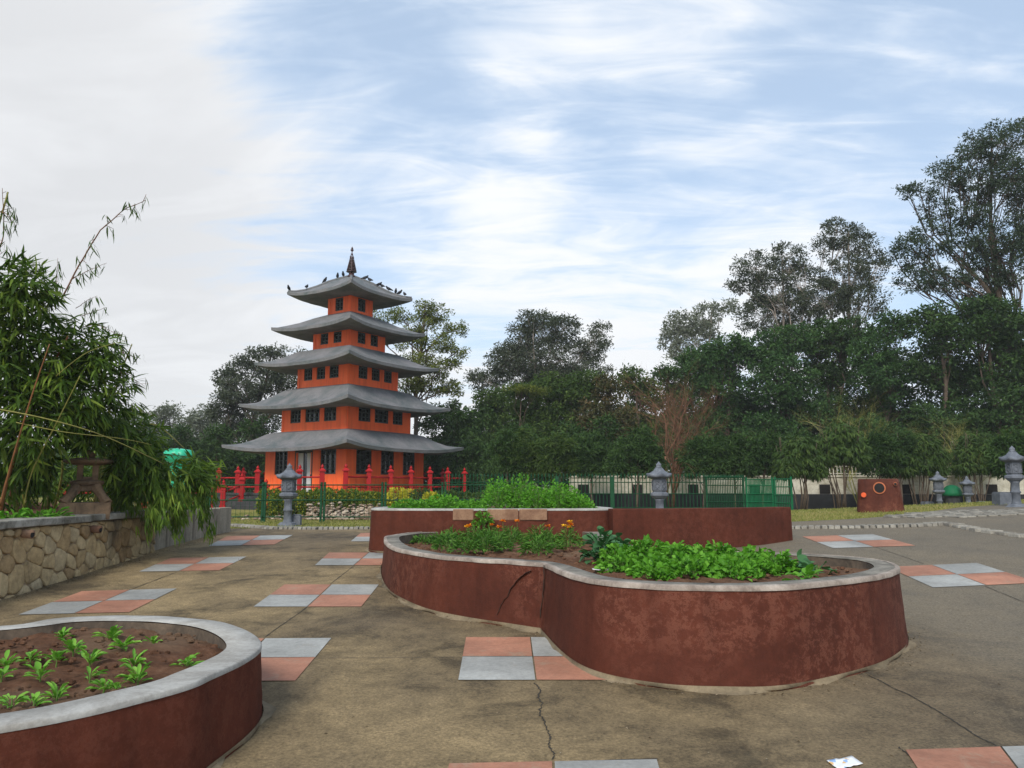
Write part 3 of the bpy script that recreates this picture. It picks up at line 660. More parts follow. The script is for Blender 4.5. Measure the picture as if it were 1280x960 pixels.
for c in pts_:
    poly=[(c[0]-.3,c[1]-.3),(c[0]+.3,c[1]-.3),(c[0]+.3,c[1]+.3),(c[0]-.3,c[1]+.3)]
    for q in pts_:
        if q is c or abs(q[0]-c[0])>.6 or abs(q[1]-c[1])>.6: continue
        nx_,nz_=q[0]-c[0],q[1]-c[1]; d=(q[0]**2+q[1]**2-c[0]**2-c[1]**2)/2; poly=clip(poly,nx_,nz_,d)
        if len(poly)<3: break
    if len(poly)<3: continue
    poly=clip(poly,0,1,zt-.085); poly=clip(poly,1,0,12.06) if len(poly)>2 else poly
    poly=clip(poly,0,-1,-(H(-5.5,c[0])-.03)) if len(poly)>2 else poly
    if len(poly)<3: continue
    g0=(sum(p[0] for p in poly)/len(poly),sum(p[1] for p in poly)/len(poly))
    R_=[]
    for i in range(len(poly)):
        p,q=poly[i],poly[(i+1)%len(poly)]
        l=math.hypot(q[0]-p[0],q[1]-p[1]); kk=max(1,int(l/.05))
        for j in range(kk):
            t=j/kk; R_.append((p[0]+(q[0]-p[0])*t,p[1]+(q[1]-p[1])*t))
    for _ in range(1): R_=[((R_[i-1][0]+2*R_[i][0]+R_[(i+1)%len(R_)][0])/4,(R_[i-1][1]+2*R_[i][1]+R_[(i+1)%len(R_)][1])/4) for i in range(len(R_))]
    K=len(R_); dep=random.uniform(.004,.024); tl=random.uniform(-.12,.12); tz=random.uniform(-.12,.12); sh=random.uniform(.95,1.0)
    z0=H(-5.5,c[0]); xf=-5.50-.05*min(1,max(0,(c[0]-8.4)/3.7)); vs=[];fs=[]
    for rr,xo in ((1.0,-.03),(.97,.5*dep),(.86,dep),(.45,dep*1.15)):
        for (y,z) in R_:
            yy=g0[0]+(y-g0[0])*rr*sh; zz=g0[1]+(z-g0[1])*rr*sh; fr_=(zz-z0)/(zt-z0); w_=.007*noise.noise(Vector((yy*14,zz*14,rr)))
            vs.append((xf+.045*(1-fr_)+xo+w_+(tl*(yy-g0[0])+tz*(zz-g0[1]) if xo>0 else 0),yy,zz))
    for j in range(3):
        for k in range(K): fs.append((j*K+k,j*K+(k+1)%K,(j+1)*K+(k+1)%K,(j+1)*K+k))
    fs.append(tuple(3*K+k for k in range(K))); st_.add(vs,fs)
st_.build('masonry',M['rubble'],sw,True,local=loc)
cp=MB()
for a,b in zip(A,A[1:]):
    n_=int((b[1]-a[1])/.9)+1
    for k in range(n_):
        y0=a[1]+(b[1]-a[1])*k/n_; y1=a[1]+(b[1]-a[1])*(k+1)/n_; x=(a[0]+(b[0]-a[0])*(k+.5)/n_)
        cp.box((x-.13+.02,(y0+y1)/2,zt-.03+random.uniform(-.004,.004)),(.40,(y1-y0)-.004,.085))
cp.build('coping',M['mcap'],sw,bevel=.012,local=loc)
for px,py in ((35,668),(121,662)):
    d=ray(px,py); t_=-5.44/d.x; p=Vector((0,0,EYE))+d*t_; pm=MB(); 
    pm.tube([p+Vector((-.14,0,.02)),p+Vector((.05,0,0))],[.045,.05],14); q=pm.build('drain_pipe',M['tan'],sw,True,local=loc)
    ph=MB(); ph.lathe([(.001,0),(.036,0),(.036,.004),(.001,.004)],14); h=ph.build('pipe_hole',M['dark'],q); h.rotation_euler=(0,PI/2,0); h.location=p+Vector((.048,0,0))-Vector(loc)
pw=thing('concrete_panel_wall','streaked pale concrete panel wall beyond the rubble wall, ending at the grass','wall',(-5.5,13.5,H(-5.5,13.5))); loc=tuple(pw.location)
B=[(-5.58,12.1),(-5.50,13.5),(-5.38,14.9)]
tot=2.82; n_=6
for k in range(n_):
    t0,t1=k/n_,(k+1)/n_
    def bp(t):
        y=12.12+2.8*t; x=-5.58+.2*t*t; return Vector((x,y,0))
    a,b=bp(t0),bp(t1); c=(a+b)/2; rz=math.atan2((b-a).y,(b-a).x); zb=H(c.x,c.y)-.1; m_=MB()
    m_.box((c.x-.06,c.y,(zb+zt-.02)/2+.006*(k%2)),((b-a).length-.012,.14,zt-.02-zb),rz); m_.build('wall_panel',M['panel'],pw,bevel=.012,local=loc)
m_=MB(); m_.box((-5.9,14.95,(H(-5.9,15)-.1+zt-.03)/2),(.95,.14,zt-.03-H(-5.9,15)+.1)); m_.build('wall_panel',M['panel'],pw,bevel=.012,local=loc)
# raised earth behind
rx=list(np.arange(-5.66,-22,-.3)); ry=list(np.arange(1.5,14.85,.25))
V=[];nx=len(rx)
for y in ry:
    for x in rx: V.append((x,y,zt-.10+.05*noise.noise(Vector((x*1.2,y*1.2,0)))+min(.25,(-5.66-x)*.06)))
props(npmesh('earth_bank',M['soil'],V,[(j*nx+i,(j+1)*nx+i,(j+1)*nx+i+1,j*nx+i+1) for j in range(len(ry)-1) for i in range(nx-1)],4,smooth=True),kind='structure')
# ---------------------------------------------------------------- pagoda
PY=34.0; cpx=U(432,600,PY).x; PB=H(cpx,PY); phi=math.atan2(-cpx,PY)
pag=thing('pagoda','five-storey orange pagoda with grey upturned roofs and dark spire','pagoda',(cpx,PY,PB),phi)
def pr(half,y):
    p=U(432,y,PY); dep=PY*math.cos(TH)+(p.z-EYE)*math.sin(TH); return half/F*dep*.975,p.z-PB
cor=[Vector((math.cos(-PI/2+k*PI/2),math.sin(-PI/2+k*PI/2),0)) for k in range(4)]
def facept(k,r,u,z,out=0):
    a,b=cor[k]*r,cor[(k+1)%4]*r; d=(b-a).normalized(); n=Vector((d.y,-d.x,0)); p=a+d*u+n*out; return Vector((p.x,p.y,z))
def facebox(mb,k,r,u0,u1,z0,z1,o0,o1):
    a=facept(k,r,(u0+u1)/2,(z0+z1)/2,(o0+o1)/2); d=(cor[(k+1)%4]-cor[k]); mb.box(a,(abs(u1-u0),abs(o1-o0),z1-z0),math.atan2(d.y,d.x))
rad=[pr(h,y)[0] for h,y in ((99.3,590),(80.7,530),(62.8,475),(45,430),(27.9,385))]
base_z=[1.40-PB,pr(1,543)[1]-.05,pr(1,487)[1]-.05,pr(1,440)[1]-.05,pr(1,394.9)[1]-.05]
top_z=[pr(1,559)[1],pr(1,507)[1],pr(1,457)[1],pr(1,413)[1],pr(1,367)[1]]
def zf(y,r): return U(445,y,PY-.62*r).z-PB
fr=[[(.117,.304),(.42,.59),(.71,.875)],[(.163,.346),(.41,.63),(.70,.866)],[(.19,.37),(.45,.62),(.705,.874)],[(.22,.44),(.58,.80)],[(.33,.68)]]
wy=[(546,593),(498,519),(447,465),(404.5,422),(366,385.5)]
for s in range(5):
    r=rad[s]; w=r*math.sqrt(2); th=.16; zb,ztp=zf(wy[s][1],r),zf(wy[s][0],r); z0,z1=base_z[s],pr(*((152,559),(133,509),(116,458),(97,414.5),(78.9,370))[s])[1]-.12
    ztp=min(ztp,z1-.10); zb-=(0,.28,.30,.26,.10)[s]
    wall=MB()
    for k in range(4):
        ops=fr[s] if k in (0,2) else [(1-b,1-a) for a,b in fr[s]][::-1]
        facebox(wall,k,r,th,w,z0,zb,-th,0) if not (s==0 and k==3) else None
        facebox(wall,k,r,th,w,ztp,z1,-th,0)
        us=[th]; 
        for a,b in ops: us+=[a*w,b*w]
        us.append(w)
        for i in range(0,len(us),2): facebox(wall,k,r,us[i],us[i+1],zb,ztp,-th,0)
        if s==0 and k==3:
            da,db=ops[1]; facebox(wall,k,r,th,da*w-.12,z0,zb,-th,0); facebox(wall,k,r,db*w+.12,w,z0,zb,-th,0)
        if s==0:   # grooves of the dado read as thin battens
            n=16
            for i in range(n):
                u=.2+(w-.4)*i/(n-1)
                if k==3 and ops[1][0]*w-.2<u<ops[1][1]*w+.2: continue
                facebox(wall,k,r,u-.012,u+.012,z0+.05,zb-.12,0,.012)
            facebox(wall,k,r,.02,w-.02,zb-.10,zb-.04,0,.03) if k!=3 else None
        if s in (1,2,3,4): facebox(wall,k,r,.01,.14,z0,z1,.001,.02); facebox(wall,k,r,w-.14,w-.022,z0,z1,.001,.02)
        for i,(a,b) in enumerate(ops):
            if s==0 and k==3 and i==1: continue
            a*=w;b*=w; g=MB(); facebox(g,k,r,a,b,zb,ztp,-.13,-.11); wn=g.build('window',M['glass'],pag)
            f_=MB(); fw=.05
            facebox(f_,k,r,a,a+fw,zb,ztp,-.108,-.03); facebox(f_,k,r,b-fw,b,zb,ztp,-.108,-.03)
            facebox(f_,k,r,a+fw,b-fw,zb,zb+fw,-.108,-.03); facebox(f_,k,r,a+fw,b-fw,ztp-fw,ztp,-.108,-.03)
            nb=2 if s<3 else 1
            for q in range(1,nb+1):
                u=a+(b-a)*q/(nb+1); facebox(f_,k,r,u-.02,u+.02,zb+fw,ztp-fw,-.1,-.04)
            nh=4 if s==0 else 2
            for q in range(1,nh+1):
                z=zb+(ztp-zb)*q/(nh+1); facebox(f_,k,r,a+fw,b-fw,z-.015,z+.015,-.098,-.045)
            f_.build('window_frame',M['winframe'],wn)
    wall.build('storey_wall',M['orange'],pag)
    if s==0:
        k=3; a,b=[(1-b,1-a) for a,b in fr[0]][::-1][1]; a=a*w-.12; b=b*w+.12
        dr=MB(); facebox(dr,k,r,a,b,z0,ztp,-.13,-.11); door=dr.build('door',M['glass'],pag)
        for u0,u1 in ((a+.07,a+(b-a)*.40),(a+(b-a)*.62,b-.07)):
            l_=MB(); facebox(l_,k,r,u0,u1,z0+.05,ztp-.12,-.108,-.07); lf=l_.build('door_leaf',M['doorwhite'],door)
            h=MB(); hz_=(z0+zb)/2+.3; facebox(h,k,r,u1-.09,u1-.06,hz_-.08,hz_+.08,-.069,-.03); h.build('handle',M['winframe'],door)
        f_=MB()
        for u0,u1,q0,q1 in ((a,a+.06,z0,ztp),(b-.06,b,z0,ztp),(a+.06,b-.06,ztp-.1,ztp)): facebox(f_,k,r,u0,u1,q0,q1,-.10,.01)
        f_.build('door_frame',M['winframe'],door)
roofs=[  # (half px, y) tip, mid, shoulder, upper wall ; soffit y at wall
 ((152,559),(128,556),(98,544),(80.7,541),573),((133,509),(112,506),(80,491),(62.8,487),523),((116,458),(97,455),(62.8,442),(45,439.5),474),
 ((97,414.5),(79,411),(45,400),(27.9,394.5),431),((78.9,370),(57,366),(28,354),(3,345.5),388)]
roofprof=[]
for s,(tp,md,sh,up,sy) in enumerate(roofs):
    rt,zt_=pr(*tp); rm_,zm=pr(*md); rs,zs=pr(*sh); ru,zu=pr(*up); lift=.16+.02*(4-s); ft=.13
    prof=[(rt,zt_,1.),(rt*.55+rm_*.45,zt_*.6+zm*.4-.03,.75),(rm_,zm-.02,.5),((rm_+rs)/2,(zm+zs)/2-.04,.2),(rs,zs,0),((rs+ru)/2,(zs+zu)/2,0),(max(ru-.05,.02),zu,0)]
    roofprof.append((prof,lift)); mb=MB(); n=18; vs=[];fs=[]
    sz=zt_-ft-lift*.45; rw=rad[s]-.05
    rings=[(r_,z_,l_,0) for r_,z_,l_ in prof][::-1]+[(rt*.995,zt_,1.,-ft),(rt*.95,zt_,.95,-ft-.01),((rt*.6+rw*.4),sz+.02,.25,.0),(rw,sz-.0,.0,0)]
    for (r_,z_,l_,dz) in rings:
        for k in range(4):
            for i in range(n):
                t=i/n; p=cor[k]*r_*(1-t)+cor[(k+1)%4]*r_*t; e=abs(2*t-1)**3
                bow=1-.035*l_*(1-e)   # eaves curve slightly inwards between the tips
                vs.append((p.x*bow,p.y*bow,z_+dz+lift*l_*(e-.75)+.012*noise.noise(Vector((p.x*2,p.y*2,s)))))
    m=4*n
    for j in range(len(rings)-1):
        for i in range(m): fs.append((j*m+(i+1)%m,j*m+i,(j+1)*m+i,(j+1)*m+(i+1)%m))
    mb.add(vs,fs); ro=mb.build('roof',M['roof'],pag,True)
    es=ro.modifiers.new('e','EDGE_SPLIT'); es.split_angle=R(40)
    if s==4:   # hip ridges of the top roof
        hp=MB()
        for k in range(4):
            hp.tube([cor[k]*r_*.985+Vector((0,0,z_+lift*l_*.25+.02)) for r_,z_,l_ in prof],[.055]*3+[.06]*4,6)
        hp.build('hip_ridge',M['roof'],ro,True)
# plinth and steps of the pagoda
pd=5.27; mb=MB(); mb.lathe([(pd+.25,-.15),(pd+.25,base_z[0]-.08),(pd+.32,base_z[0]-.08),(pd+.32,base_z[0]),(.1,base_z[0])],4,(0,0,0),PI/2); mb.build('plinth',M['plinth'],pag)
dl=Vector((-1,-1,0)).normalized(); la=Vector((-1,1,0)).normalized()
st=MB(); mid=cor[0]*pd*(.5)+cor[3]*pd*.5; mid=Vector((0,-pd,0))+la*(pd*math.sqrt(2)*.5)
for i in range(4):
    hgt=base_z[0]*(1-(i+1)/5); c=mid+dl*(.25+.3*i+.1); st.box((c.x,c.y,hgt/2-.05),(.3,2.2,hgt+.1),math.atan2(dl.y,dl.x))
st.build('steps',M['plinth'],pag)
# spire
zt0=roofprof[4][0][-1][1]; ztop=pr(1,306)[1]; hh=ztop-zt0
sp_=MB(); sp_.lathe([(.17,0),(.17,.10),(.12,.12),(.12,.2),(.03,.22),(.022,hh*.75),(.018,hh*.93),(.002,hh)],10,(0,0,zt0-.06)); spi=sp_.build('spire',M['spire'],pag,True)
rg=MB()
for i in range(9):
    z=zt0+.22+i*hh*.052; r_=.24-.018*i; rg.lathe([(r_*.55,-.02),(r_,-.012),(r_,.012),(r_*.55,.02)],12,(0,0,z))
    for q in range(4): rg.tube([(math.cos(q*PI/2)*r_*.9,math.sin(q*PI/2)*r_*.9,z),(math.cos(q*PI/2)*(r_-.018)*.9,math.sin(q*PI/2)*(r_-.018)*.9,z+hh*.052)],.013,4)
rg.build('ring_stack',M['spire'],spi)
bl=MB()
for z,r_ in ((hh*.70,.055),(hh*.83,.075),(hh*.89,.05)): bl.lathe([(.01,-r_),(r_*.8,-r_*.5),(r_,0),(r_*.8,r_*.5),(.01,r_)],10,(0,0,zt0+z))
for q in range(4):
    a=q*PI/2+.6; bl.tube([(0,0,zt0+hh*.56),(math.cos(a)*.10,math.sin(a)*.10,zt0+hh*.60),(math.cos(a)*.07,math.sin(a)*.07,zt0+hh*.66)],[.02,.025,.012],5)
bl.build('finial_balls',M['spire'],spi,True)
# birds on the top roof
def bird_meshes():
    b=MB(); b.tube([(-.20,0,.02),(-.11,0,.05),(0,0,.085),(.07,0,.12),(.11,0,.165),(.135,0,.19),(.155,0,.185)],[.018,.038,.068,.06,.038,.034,.012],8)
    k=MB(); k.tube([(.15,0,.187),(.185,0,.178)],[.011,.003],5)
    g=MB(); g.tube([(.01,.02,.05),(.015,.02,-.0)],.006,4); h=MB(); h.tube([(.01,-.02,.05),(.015,-.02,-.0)],.006,4)
    return b,k,g,h
def roofpos(k,frac,s=4,side=0,fs_=0):
    prof,lift=roofprof[s]; r=frac*prof[0][0]
    for (r1,z1,l1),(r0,z0,l0) in zip(prof,prof[1:]):
        if r0<=r<=r1:
            t=(r-r0)/(r1-r0); z=z0+(z1-z0)*t; l=l0+(l1-l0)*t; break
    p=cor[k]*r; q=cor[(k+side)%4]*r; p=p.lerp(q,fs_); e=abs(2*fs_-1)**3
    v=Vector((p.x,p.y,z+lift*l*(e-.75)+.075)); c,s_=math.cos(phi),math.sin(phi)
    return Vector((cpx+v.x*c-v.y*s_,PY+v.x*s_+v.y*c,PB+v.z))
bp=None
for i,(k,f_,nm) in enumerate(((1,.22,'just right of the spire'),(1,.30,'on the upper right ridge beside another'),(1,.45,'midway down the right ridge'),(1,.50,'just below the middle of the right ridge'),(1,.61,'on the lower half of the right ridge'),(1,.72,'low on the right ridge'),(1,.78,'close above the lowest bird of the right ridge'),(1,.87,'lowest on the right ridge near the roof tip'),
                            (3,.13,'just left of the spire'),(3,.22,'on the upper left ridge'),(3,.42,'midway down the left ridge'),(3,.70,'low on the left ridge'),(3,.97,'at the very tip of the left roof corner'))):
    p=roofpos(k,f_); b=thing('bird','dark bird perched '+nm,'bird',p,random.uniform(0,6),'birds perched on the top roof')
    if bp is None:
        a,k_,g,h_=bird_meshes(); bp=[a.build('bird_body',M['bird'],b,True),k_.build('beak',M['bird'],b),g.build('leg',M['bird'],b),h_.build('leg',M['bird'],b)]
    else:
        for c in bp: q=c.copy(); C.objects.link(q); q.parent=b
    b.scale=(1.0,)*3
# ---------------------------------------------------------------- red railings on the plinth
def post_mb(h=.92):
    m=MB(); m.box((0,0,h*.46),(.17,.17,h*.92)); 
    m.box((0,0,.06),(.22,.22,.12)); m.box((0,0,h*.78),(.20,.20,.04)); m.box((0,0,h*.93),(.27,.27,.05)); m.box((0,0,h*.93+.065),(.24,.24,.08),0,.35)
    for sx,sy in ((1,0),(-1,0),(0,1),(0,-1)): m.box((sx*.088,sy*.088,h*.42),(.10 if sy else .012,.10 if sx else .012,h*.45))
    return m
def cap_mb(h=.92): 
    m=MB(); m.lathe([(.03,0),(.055,.03),(.065,.06),(.045,.10),(.02,.13),(.004,.17)],10,(0,0,h*.93+.10)); return m
pmesh=post_mb().build('post',M['redpaint']); cmesh=cap_mb().build('finial',M['redpaint'],None,True); first=[True]
def wloc(v):
    c,s_=math.cos(phi),math.sin(phi); return Vector((cpx+v.x*c-v.y*s_,PY+v.x*s_+v.y*c,PB+v.z))
def railing(label,pts,gaps=()):
    """pts: local points of the pagoda frame (z = foot)"""
    o=wloc(pts[0]); t=thing('red_railing',label,'railing',o,phi,'red railings round the pagoda')
    for p in pts:
        l=p-pts[0]
        if first[0]: a,b=pmesh,cmesh; first[0]=False
        else: a=pmesh.copy(); b=cmesh.copy(); C.objects.link(a); C.objects.link(b)
        a.parent=t; a.location=l; b.parent=a; b.location=(0,0,0)
    for i,(p,q) in enumerate(zip(pts,pts[1:])):
        if i in gaps: continue
        for z in (.24,.62):
            m=MB(); a=p-pts[0]; b=q-pts[0]; d=(b-a).normalized(); m.tube([a+d*.086+Vector((0,0,z)),b-d*.086+Vector((0,0,z))],.035,8); m.build('rail',M['redpaint'],t,True)
bz=base_z[0]; Lr=pd*math.sqrt(2)
def side(k,i0,i1,n=6): return [Vector((*(cor[k]*pd*(1-i/n)+cor[(k+1)%4]*pd*(i/n))[:2],bz)) for i in range(i0,i1+1)]
railing('front right run of the red pagoda railing, from the near corner to the right corner',side(0,0,6))
fl=side(3,0,6)[::-1]
railing('short red railing between the near plinth corner and the pagoda steps',fl[1:3])
railing('red railing on the far side of the pagoda steps, reaching the left corner',fl[4:7])
for p0,lab in ((fl[4],'left red stair railing going down beside the pagoda steps'),(fl[2],'right red stair railing coming down from the pagoda steps behind the grey lantern')):
    railing(lab,[Vector((*(p0+dl*.75)[:2],bz*.45)),Vector((*(p0+dl*1.6)[:2],.0))])
railing('red railing behind the pagoda on its right side',side(1,1,5)); railing('red railing behind the pagoda on its left side',side(2,1,5))
railing('low red railing outside the plinth at far left, half behind the bamboo',[Vector((-7.2,-4.2,0)),Vector((-6.0,-4.2,0)),Vector((-4.9,-4.2,0))])
railing('red railing half hidden behind the bamboo beside the green wrapped object',[Vector((-9.8,-4.4,0)),Vector((-8.6,-4.4,0)),Vector((-7.9,-4.4,0))])
# ---------------------------------------------------------------- grey lanterns
def lantern_parts(t):
    n=6; ph=PI/6
    m=MB(); m.lathe([(.235,-.04),(.235,.035),(.20,.045),(.185,.075),(.135,.10)],n,(0,0,0),ph); m.build('lantern_base',M['lantern'],t,bevel=.006)
    m=MB(); m.lathe([(.12,.09),(.095,.12),(.088,.16),(.085,.33),(.105,.345),(.105,.375),(.085,.39),(.085,.56),(.11,.60)],16,(0,0,0)); m.build('shaft',M['lantern'],t,True)
    m=MB(); m.lathe([(.11,.60),(.15,.625),(.185,.66),(.20,.67),(.20,.725),(.175,.735),(.15,.75)],n,(0,0,0),ph); m.build('platform',M['lantern'],t,bevel=.006)
    m=MB(); m.lathe([(.145,.75),(.15,1.02),(.19,1.045)],n,(0,0,0),ph)
    for k in range(6):
        a=ph+PI/3*k+PI/6; nx_,ny_=math.cos(a),math.sin(a); ap=.148*math.cos(PI/6); tx,ty=-ny_,nx_; w=.062
        def q(u,z,o=.012): return Vector((nx_*(ap+o)+tx*u,ny_*(ap+o)+ty*u,z))
        for z in (.785,.99): m.tube([q(-w,z),q(w,z)],.011,4)
        for u in (-w,w): m.tube([q(u,.785),q(u,.99)],.010,4)
        for j in range(2):
            z0=.785+j*.1025; z1=z0+.1025; m.tube([q(-w,z0),q(w,z1)],.008,4); m.tube([q(w,z0),q(-w,z1)],.008,4)
    m.build('light_box',M['lantern'],t)
    m=MB(); rings=[(.17,1.045,0),(.25,1.06,.0),(.262,1.085,.3),(.25,1.115,.25),(.20,1.14,.1),(.13,1.20,.0),(.085,1.255,0),(.06,1.265,0)]; vs=[];fs=[];K=36
    for r_,z_,l_ in rings:
        for k in range(K):
            a=ph+2*PI*k/K; c_=abs(math.cos(3*(a-ph)))**6; hexr=math.cos(PI/6)/math.cos(((a-ph)%(PI/3))-PI/6); rr=r_*(hexr+.10*c_*(l_*3))
            vs.append((rr*math.cos(a),rr*math.sin(a),z_+.05*c_*l_*3))
    for j in range(len(rings)-1):
        for k in range(K): fs.append((j*K+k,j*K+(k+1)%K,(j+1)*K+(k+1)%K,(j+1)*K+k))
    fs.append(tuple(range(K-1,-1,-1))); m.add(vs,fs); ro=m.build('lantern_roof',M['lantern'],t,True)
    m=MB(); m.lathe([(.055,1.25),(.075,1.265),(.075,1.28),(.045,1.29),(.06,1.315),(.058,1.34),(.03,1.365),(.004,1.40)],14); m.build('finial',M['lantern'],t,True)
lfirst=None
def place_lantern(px,Y,label,sc=1.0,z=None):
    global lfirst
    x=(px-640)/F*(Y*math.cos(TH)); p=Vector((x,Y,(H(x,Y)-.035) if z is None else z)); t=thing('stone_lantern',label,'lantern',p,random.uniform(-.3,.3),'grey stone lanterns around the plaza')
    if lfirst is None: lantern_parts(t); lfirst=t
    else:
        for c in lfirst.children: q=c.copy(); C.objects.link(q); q.parent=t
    t.scale=(sc,)*3
place_lantern(361,17.3,'grey stone lantern in front of the pagoda hedge at the grass edge')
place_lantern(824,16.6,'grey stone lantern rising behind the plain red garden wall')
place_lantern(1269,17.4,'nearest grey lantern at the right edge of the photo')
place_lantern(1173,25.4,'left one of the two small grey lanterns far off by the white wall',.94)
place_lantern(1209,26.2,'right one of the two small grey lanterns far off by the white wall',.87)
def block(px,py,Y,w,d,h,label,name='stone_block',mat='lantern'):
    p=U(px,py,Y); z=H(p.x,Y)-.04; m=MB(); m.box((0,0,h/2),(w,d,h),0,.94); m.box((0,0,h+.012),(w*.86,d*.86,.02)); o=m.build(name,M[mat],bevel=.012); o.location=(p.x,Y,z); o.rotation_euler.z=random.uniform(-.3,.3); props(o,label,'block')
block(371,645,17.5,.20,.2,.24,'small grey stone block beside the lantern in front of the pagoda')
block(1254,622,19.0,.36,.4,.30,'grey stone block left of the nearest right-hand lantern')
block(1159,629,26.2,.32,.3,.34,'low grey stone block left of the small far lanterns')
block(1226,626,26.5,.25,.3,.36,'low grey stone block right of the small far lanterns')
# green domed cover far right
p=U(1190,615,26.8); t=thing('green_cover','dark green domed cover between the two small far lanterns','cover',(p.x,26.8,H(p.x,26.8)-.03))
m=MB(); m.lathe([(.02,.93),(.15,.90),(.26,.80),(.31,.66),(.32,.55)][::-1],16); m.build('dome',M['bgreen'],t,True)
m=MB(); m.lathe([(.22,0),(.24,.55)],12); m.build('drum',M['plinth'],t)
# old brown lantern on the bank
p=U(106,642,10.6); t=thing('old_stone_lantern','weathered brown stone lantern with flat round top under the bamboo','lantern',(p.x,10.6,1.24),R(28))
m=MB(); m.box((0,0,.10),(.60,.60,.22)); 
for s_ in (-1,1):
    m.box((s_*.303,0,.12),(.012,.22,.13)); m.box((0,s_*.303,.12),(.22,.012,.13))
m.build('lantern_base',M['oldstone'],t,bevel=.015)
m=MB()
for k in range(4):
    a=PI/4+k*PI/2; c,s_=math.cos(a),math.sin(a); m.tube([(c*.37,s_*.37,.20),(c*.27,s_*.27,.30),(c*.20,s_*.20,.37),(c*.16,s_*.16,.43)],[.07,.06,.07,.08],6)
m.box((0,0,.40),(.30,.30,.08)); m.build('stand',M['oldstone'],t,bevel=.01)
m=MB(); m.lathe([(.12,.43),(.20,.45),(.215,.475),(.20,.50),(.13,.51)],18); m.build('platform',M['oldstone'],t,True)
m=MB()
for k in range(4): a=PI/4+k*PI/2; m.box((math.cos(a)*.13,math.sin(a)*.13,.61),(.075,.075,.21))
m.box((0,0,.53),(.22,.22,.05)); m.build('light_box',M['oldstone'],t,bevel=.008)
m=MB(); m.lathe([(.13,.71),(.27,.735),(.31,.755),(.30,.785),(.17,.81),(.07,.82)],20); m.build('lantern_roof',M['oldstone'],t,True)
m=MB(); m.lathe([(.06,.815),(.085,.84),(.08,.87),(.04,.90),(.008,.925)],12); m.build('finial',M['oldstone'],t,True)
# ---------------------------------------------------------------- terracotta-coloured block with pipe mouths
Y=19.0; p=U(1100,640,Y); bt=thing('pipe_block','tapered dark red masonry block with round terracotta pipe mouth on the grass','masonry block',(p.x,Y,H(p.x,Y)-.12),-math.atan2(p.x,Y))
m=MB(); K=40; vs=[];fs=[]
prof=[(.60,0),(.575,.2),(.545,.5),(.52,.80),(.50,.92),(.47,.935),(.02,.93)]
for r_,z_ in prof:
    for k in range(K):
        a=2*PI*k/K; c,s_=math.cos(a),math.sin(a); q=(abs(c)**4+abs(s_)**4)**(-.25); vs.append((c*q*r_+(.02*(1-z_)),s_*q*r_*.9,z_*(1+.0*c)+.01*noise.noise(Vector((c,s_,z_*3)))))
for j in range(len(prof)-1):
    for k in range(K): fs.append((j*K+k,j*K+(k+1)%K,(j+1)*K+(k+1)%K,(j+1)*K+k))
m.add(vs,fs); m.build('block_body',M['red'],bt,True)
def mouth(x,z,r_,y=-.49,mat='terra',nm='pipe_mouth'):
    m=MB(); m.lathe([(r_*.72,.16),(r_*.72,-.06),(r_,-.06),(r_,.2)],20,(0,0,0),0,False); o=m.build(nm,M[mat],bt,True); o.rotation_euler=(-PI/2,0,0); o.location=(x,y,z)
    o.rotation_euler=(-PI/2,0,0)
    m=MB(); m.lathe([(.001,.0),(r_*.72,.0),(r_*.72,.01),(.001,.01)],20); q=m.build('pipe_hole',M['dark'],o); 
def mouth2(x,z,r_,y,mat):
    m=MB(); m.tube([(0,0.1,0),(0,-.06,0)],[r_,r_],20); o=m.build('pipe_mouth',M[mat],bt,bevel=.01); o.location=(x,y,z)
    if mat=='terra':
        m=MB(); m.tube([(0,0.0,0),(0,-.064,0)],[r_*.80,r_*.80],20); m.build('pipe_hole',M['dark'],o)
bt.scale=(.90,.90,.93)
mouth2(.02,.70,.155,-.46,'terra'); mouth2(-.37,.52,.065,-.47,'orangedisc'); mouth2(.41,.80,.045,-.44,'terra')
# ---------------------------------------------------------------- fences
def fence(name,label,x0,x1,Y,zb,zt,posts,bar,rails,mat,group=None,br=.008,spear=0,yy=None,postw=.05,pz=.05):
    f=yy or (lambda x:Y); t=thing(name,label,'fence',(x0,f(x0),H(x0,f(x0))),0,group); loc=tuple(t.location)
    for x in posts:
        g=H(x,f(x)); m=MB(); m.box((x,f(x),(g-.05+zt+pz)/2),(postw,postw,zt+pz-g+.05)); m.build('post',M[mat],t,local=loc)
    P=[x0]+[x for x in posts if x0<x<x1]+[x1]
    for z in rails:
        m=MB()
        for a,b in zip(P,P[1:]): m.tube([(a,f(a)-.03,z),(b,f(b)-.03,z)],.016,4)
        m.build('rail',M[mat],t,local=loc)
    m=MB(); n=int((x1-x0)/bar)
    for i in range(n+1):
        x=x0+i*(x1-x0)/n
        top=zt+spear; m.tube([(x,f(x),zb),(x,f(x),top)],[br,br if not spear else br*.9],4)
        if spear: m.tube([(x,f(x),top-.02),(x,f(x),top+.03),(x,f(x),top+.12)],[br,br*2.0,.002],4)
    b=m.build('bars',M[mat],t,local=loc); return t
def xat(px,Y): return (px-640)/F*(Y*math.cos(TH))
Y=19.2; 
for a,b,lab in ((130,262,'leftmost low green wire fence panel behind the bamboo'),(262,330,'low green wire fence panel left of the front lantern'),(331,403,'low green wire fence panel directly behind the front lantern'),(405,479,'low green wire fence panel between the front lantern and the raised bed'),(481,554,'low green wire fence panel behind the left end of the raised bed'),(556,628,'low green wire fence panel behind the bushy raised bed')):
    xa,xb=xat(a,Y),xat(b,Y); fence('wire_fence_panel',lab,xa,xb,Y,.90,1.72,[xa+.02,xb-.02],.105,[.92,1.33,1.70],'gfence','low green wire fence panels',.0055)
Y=26.
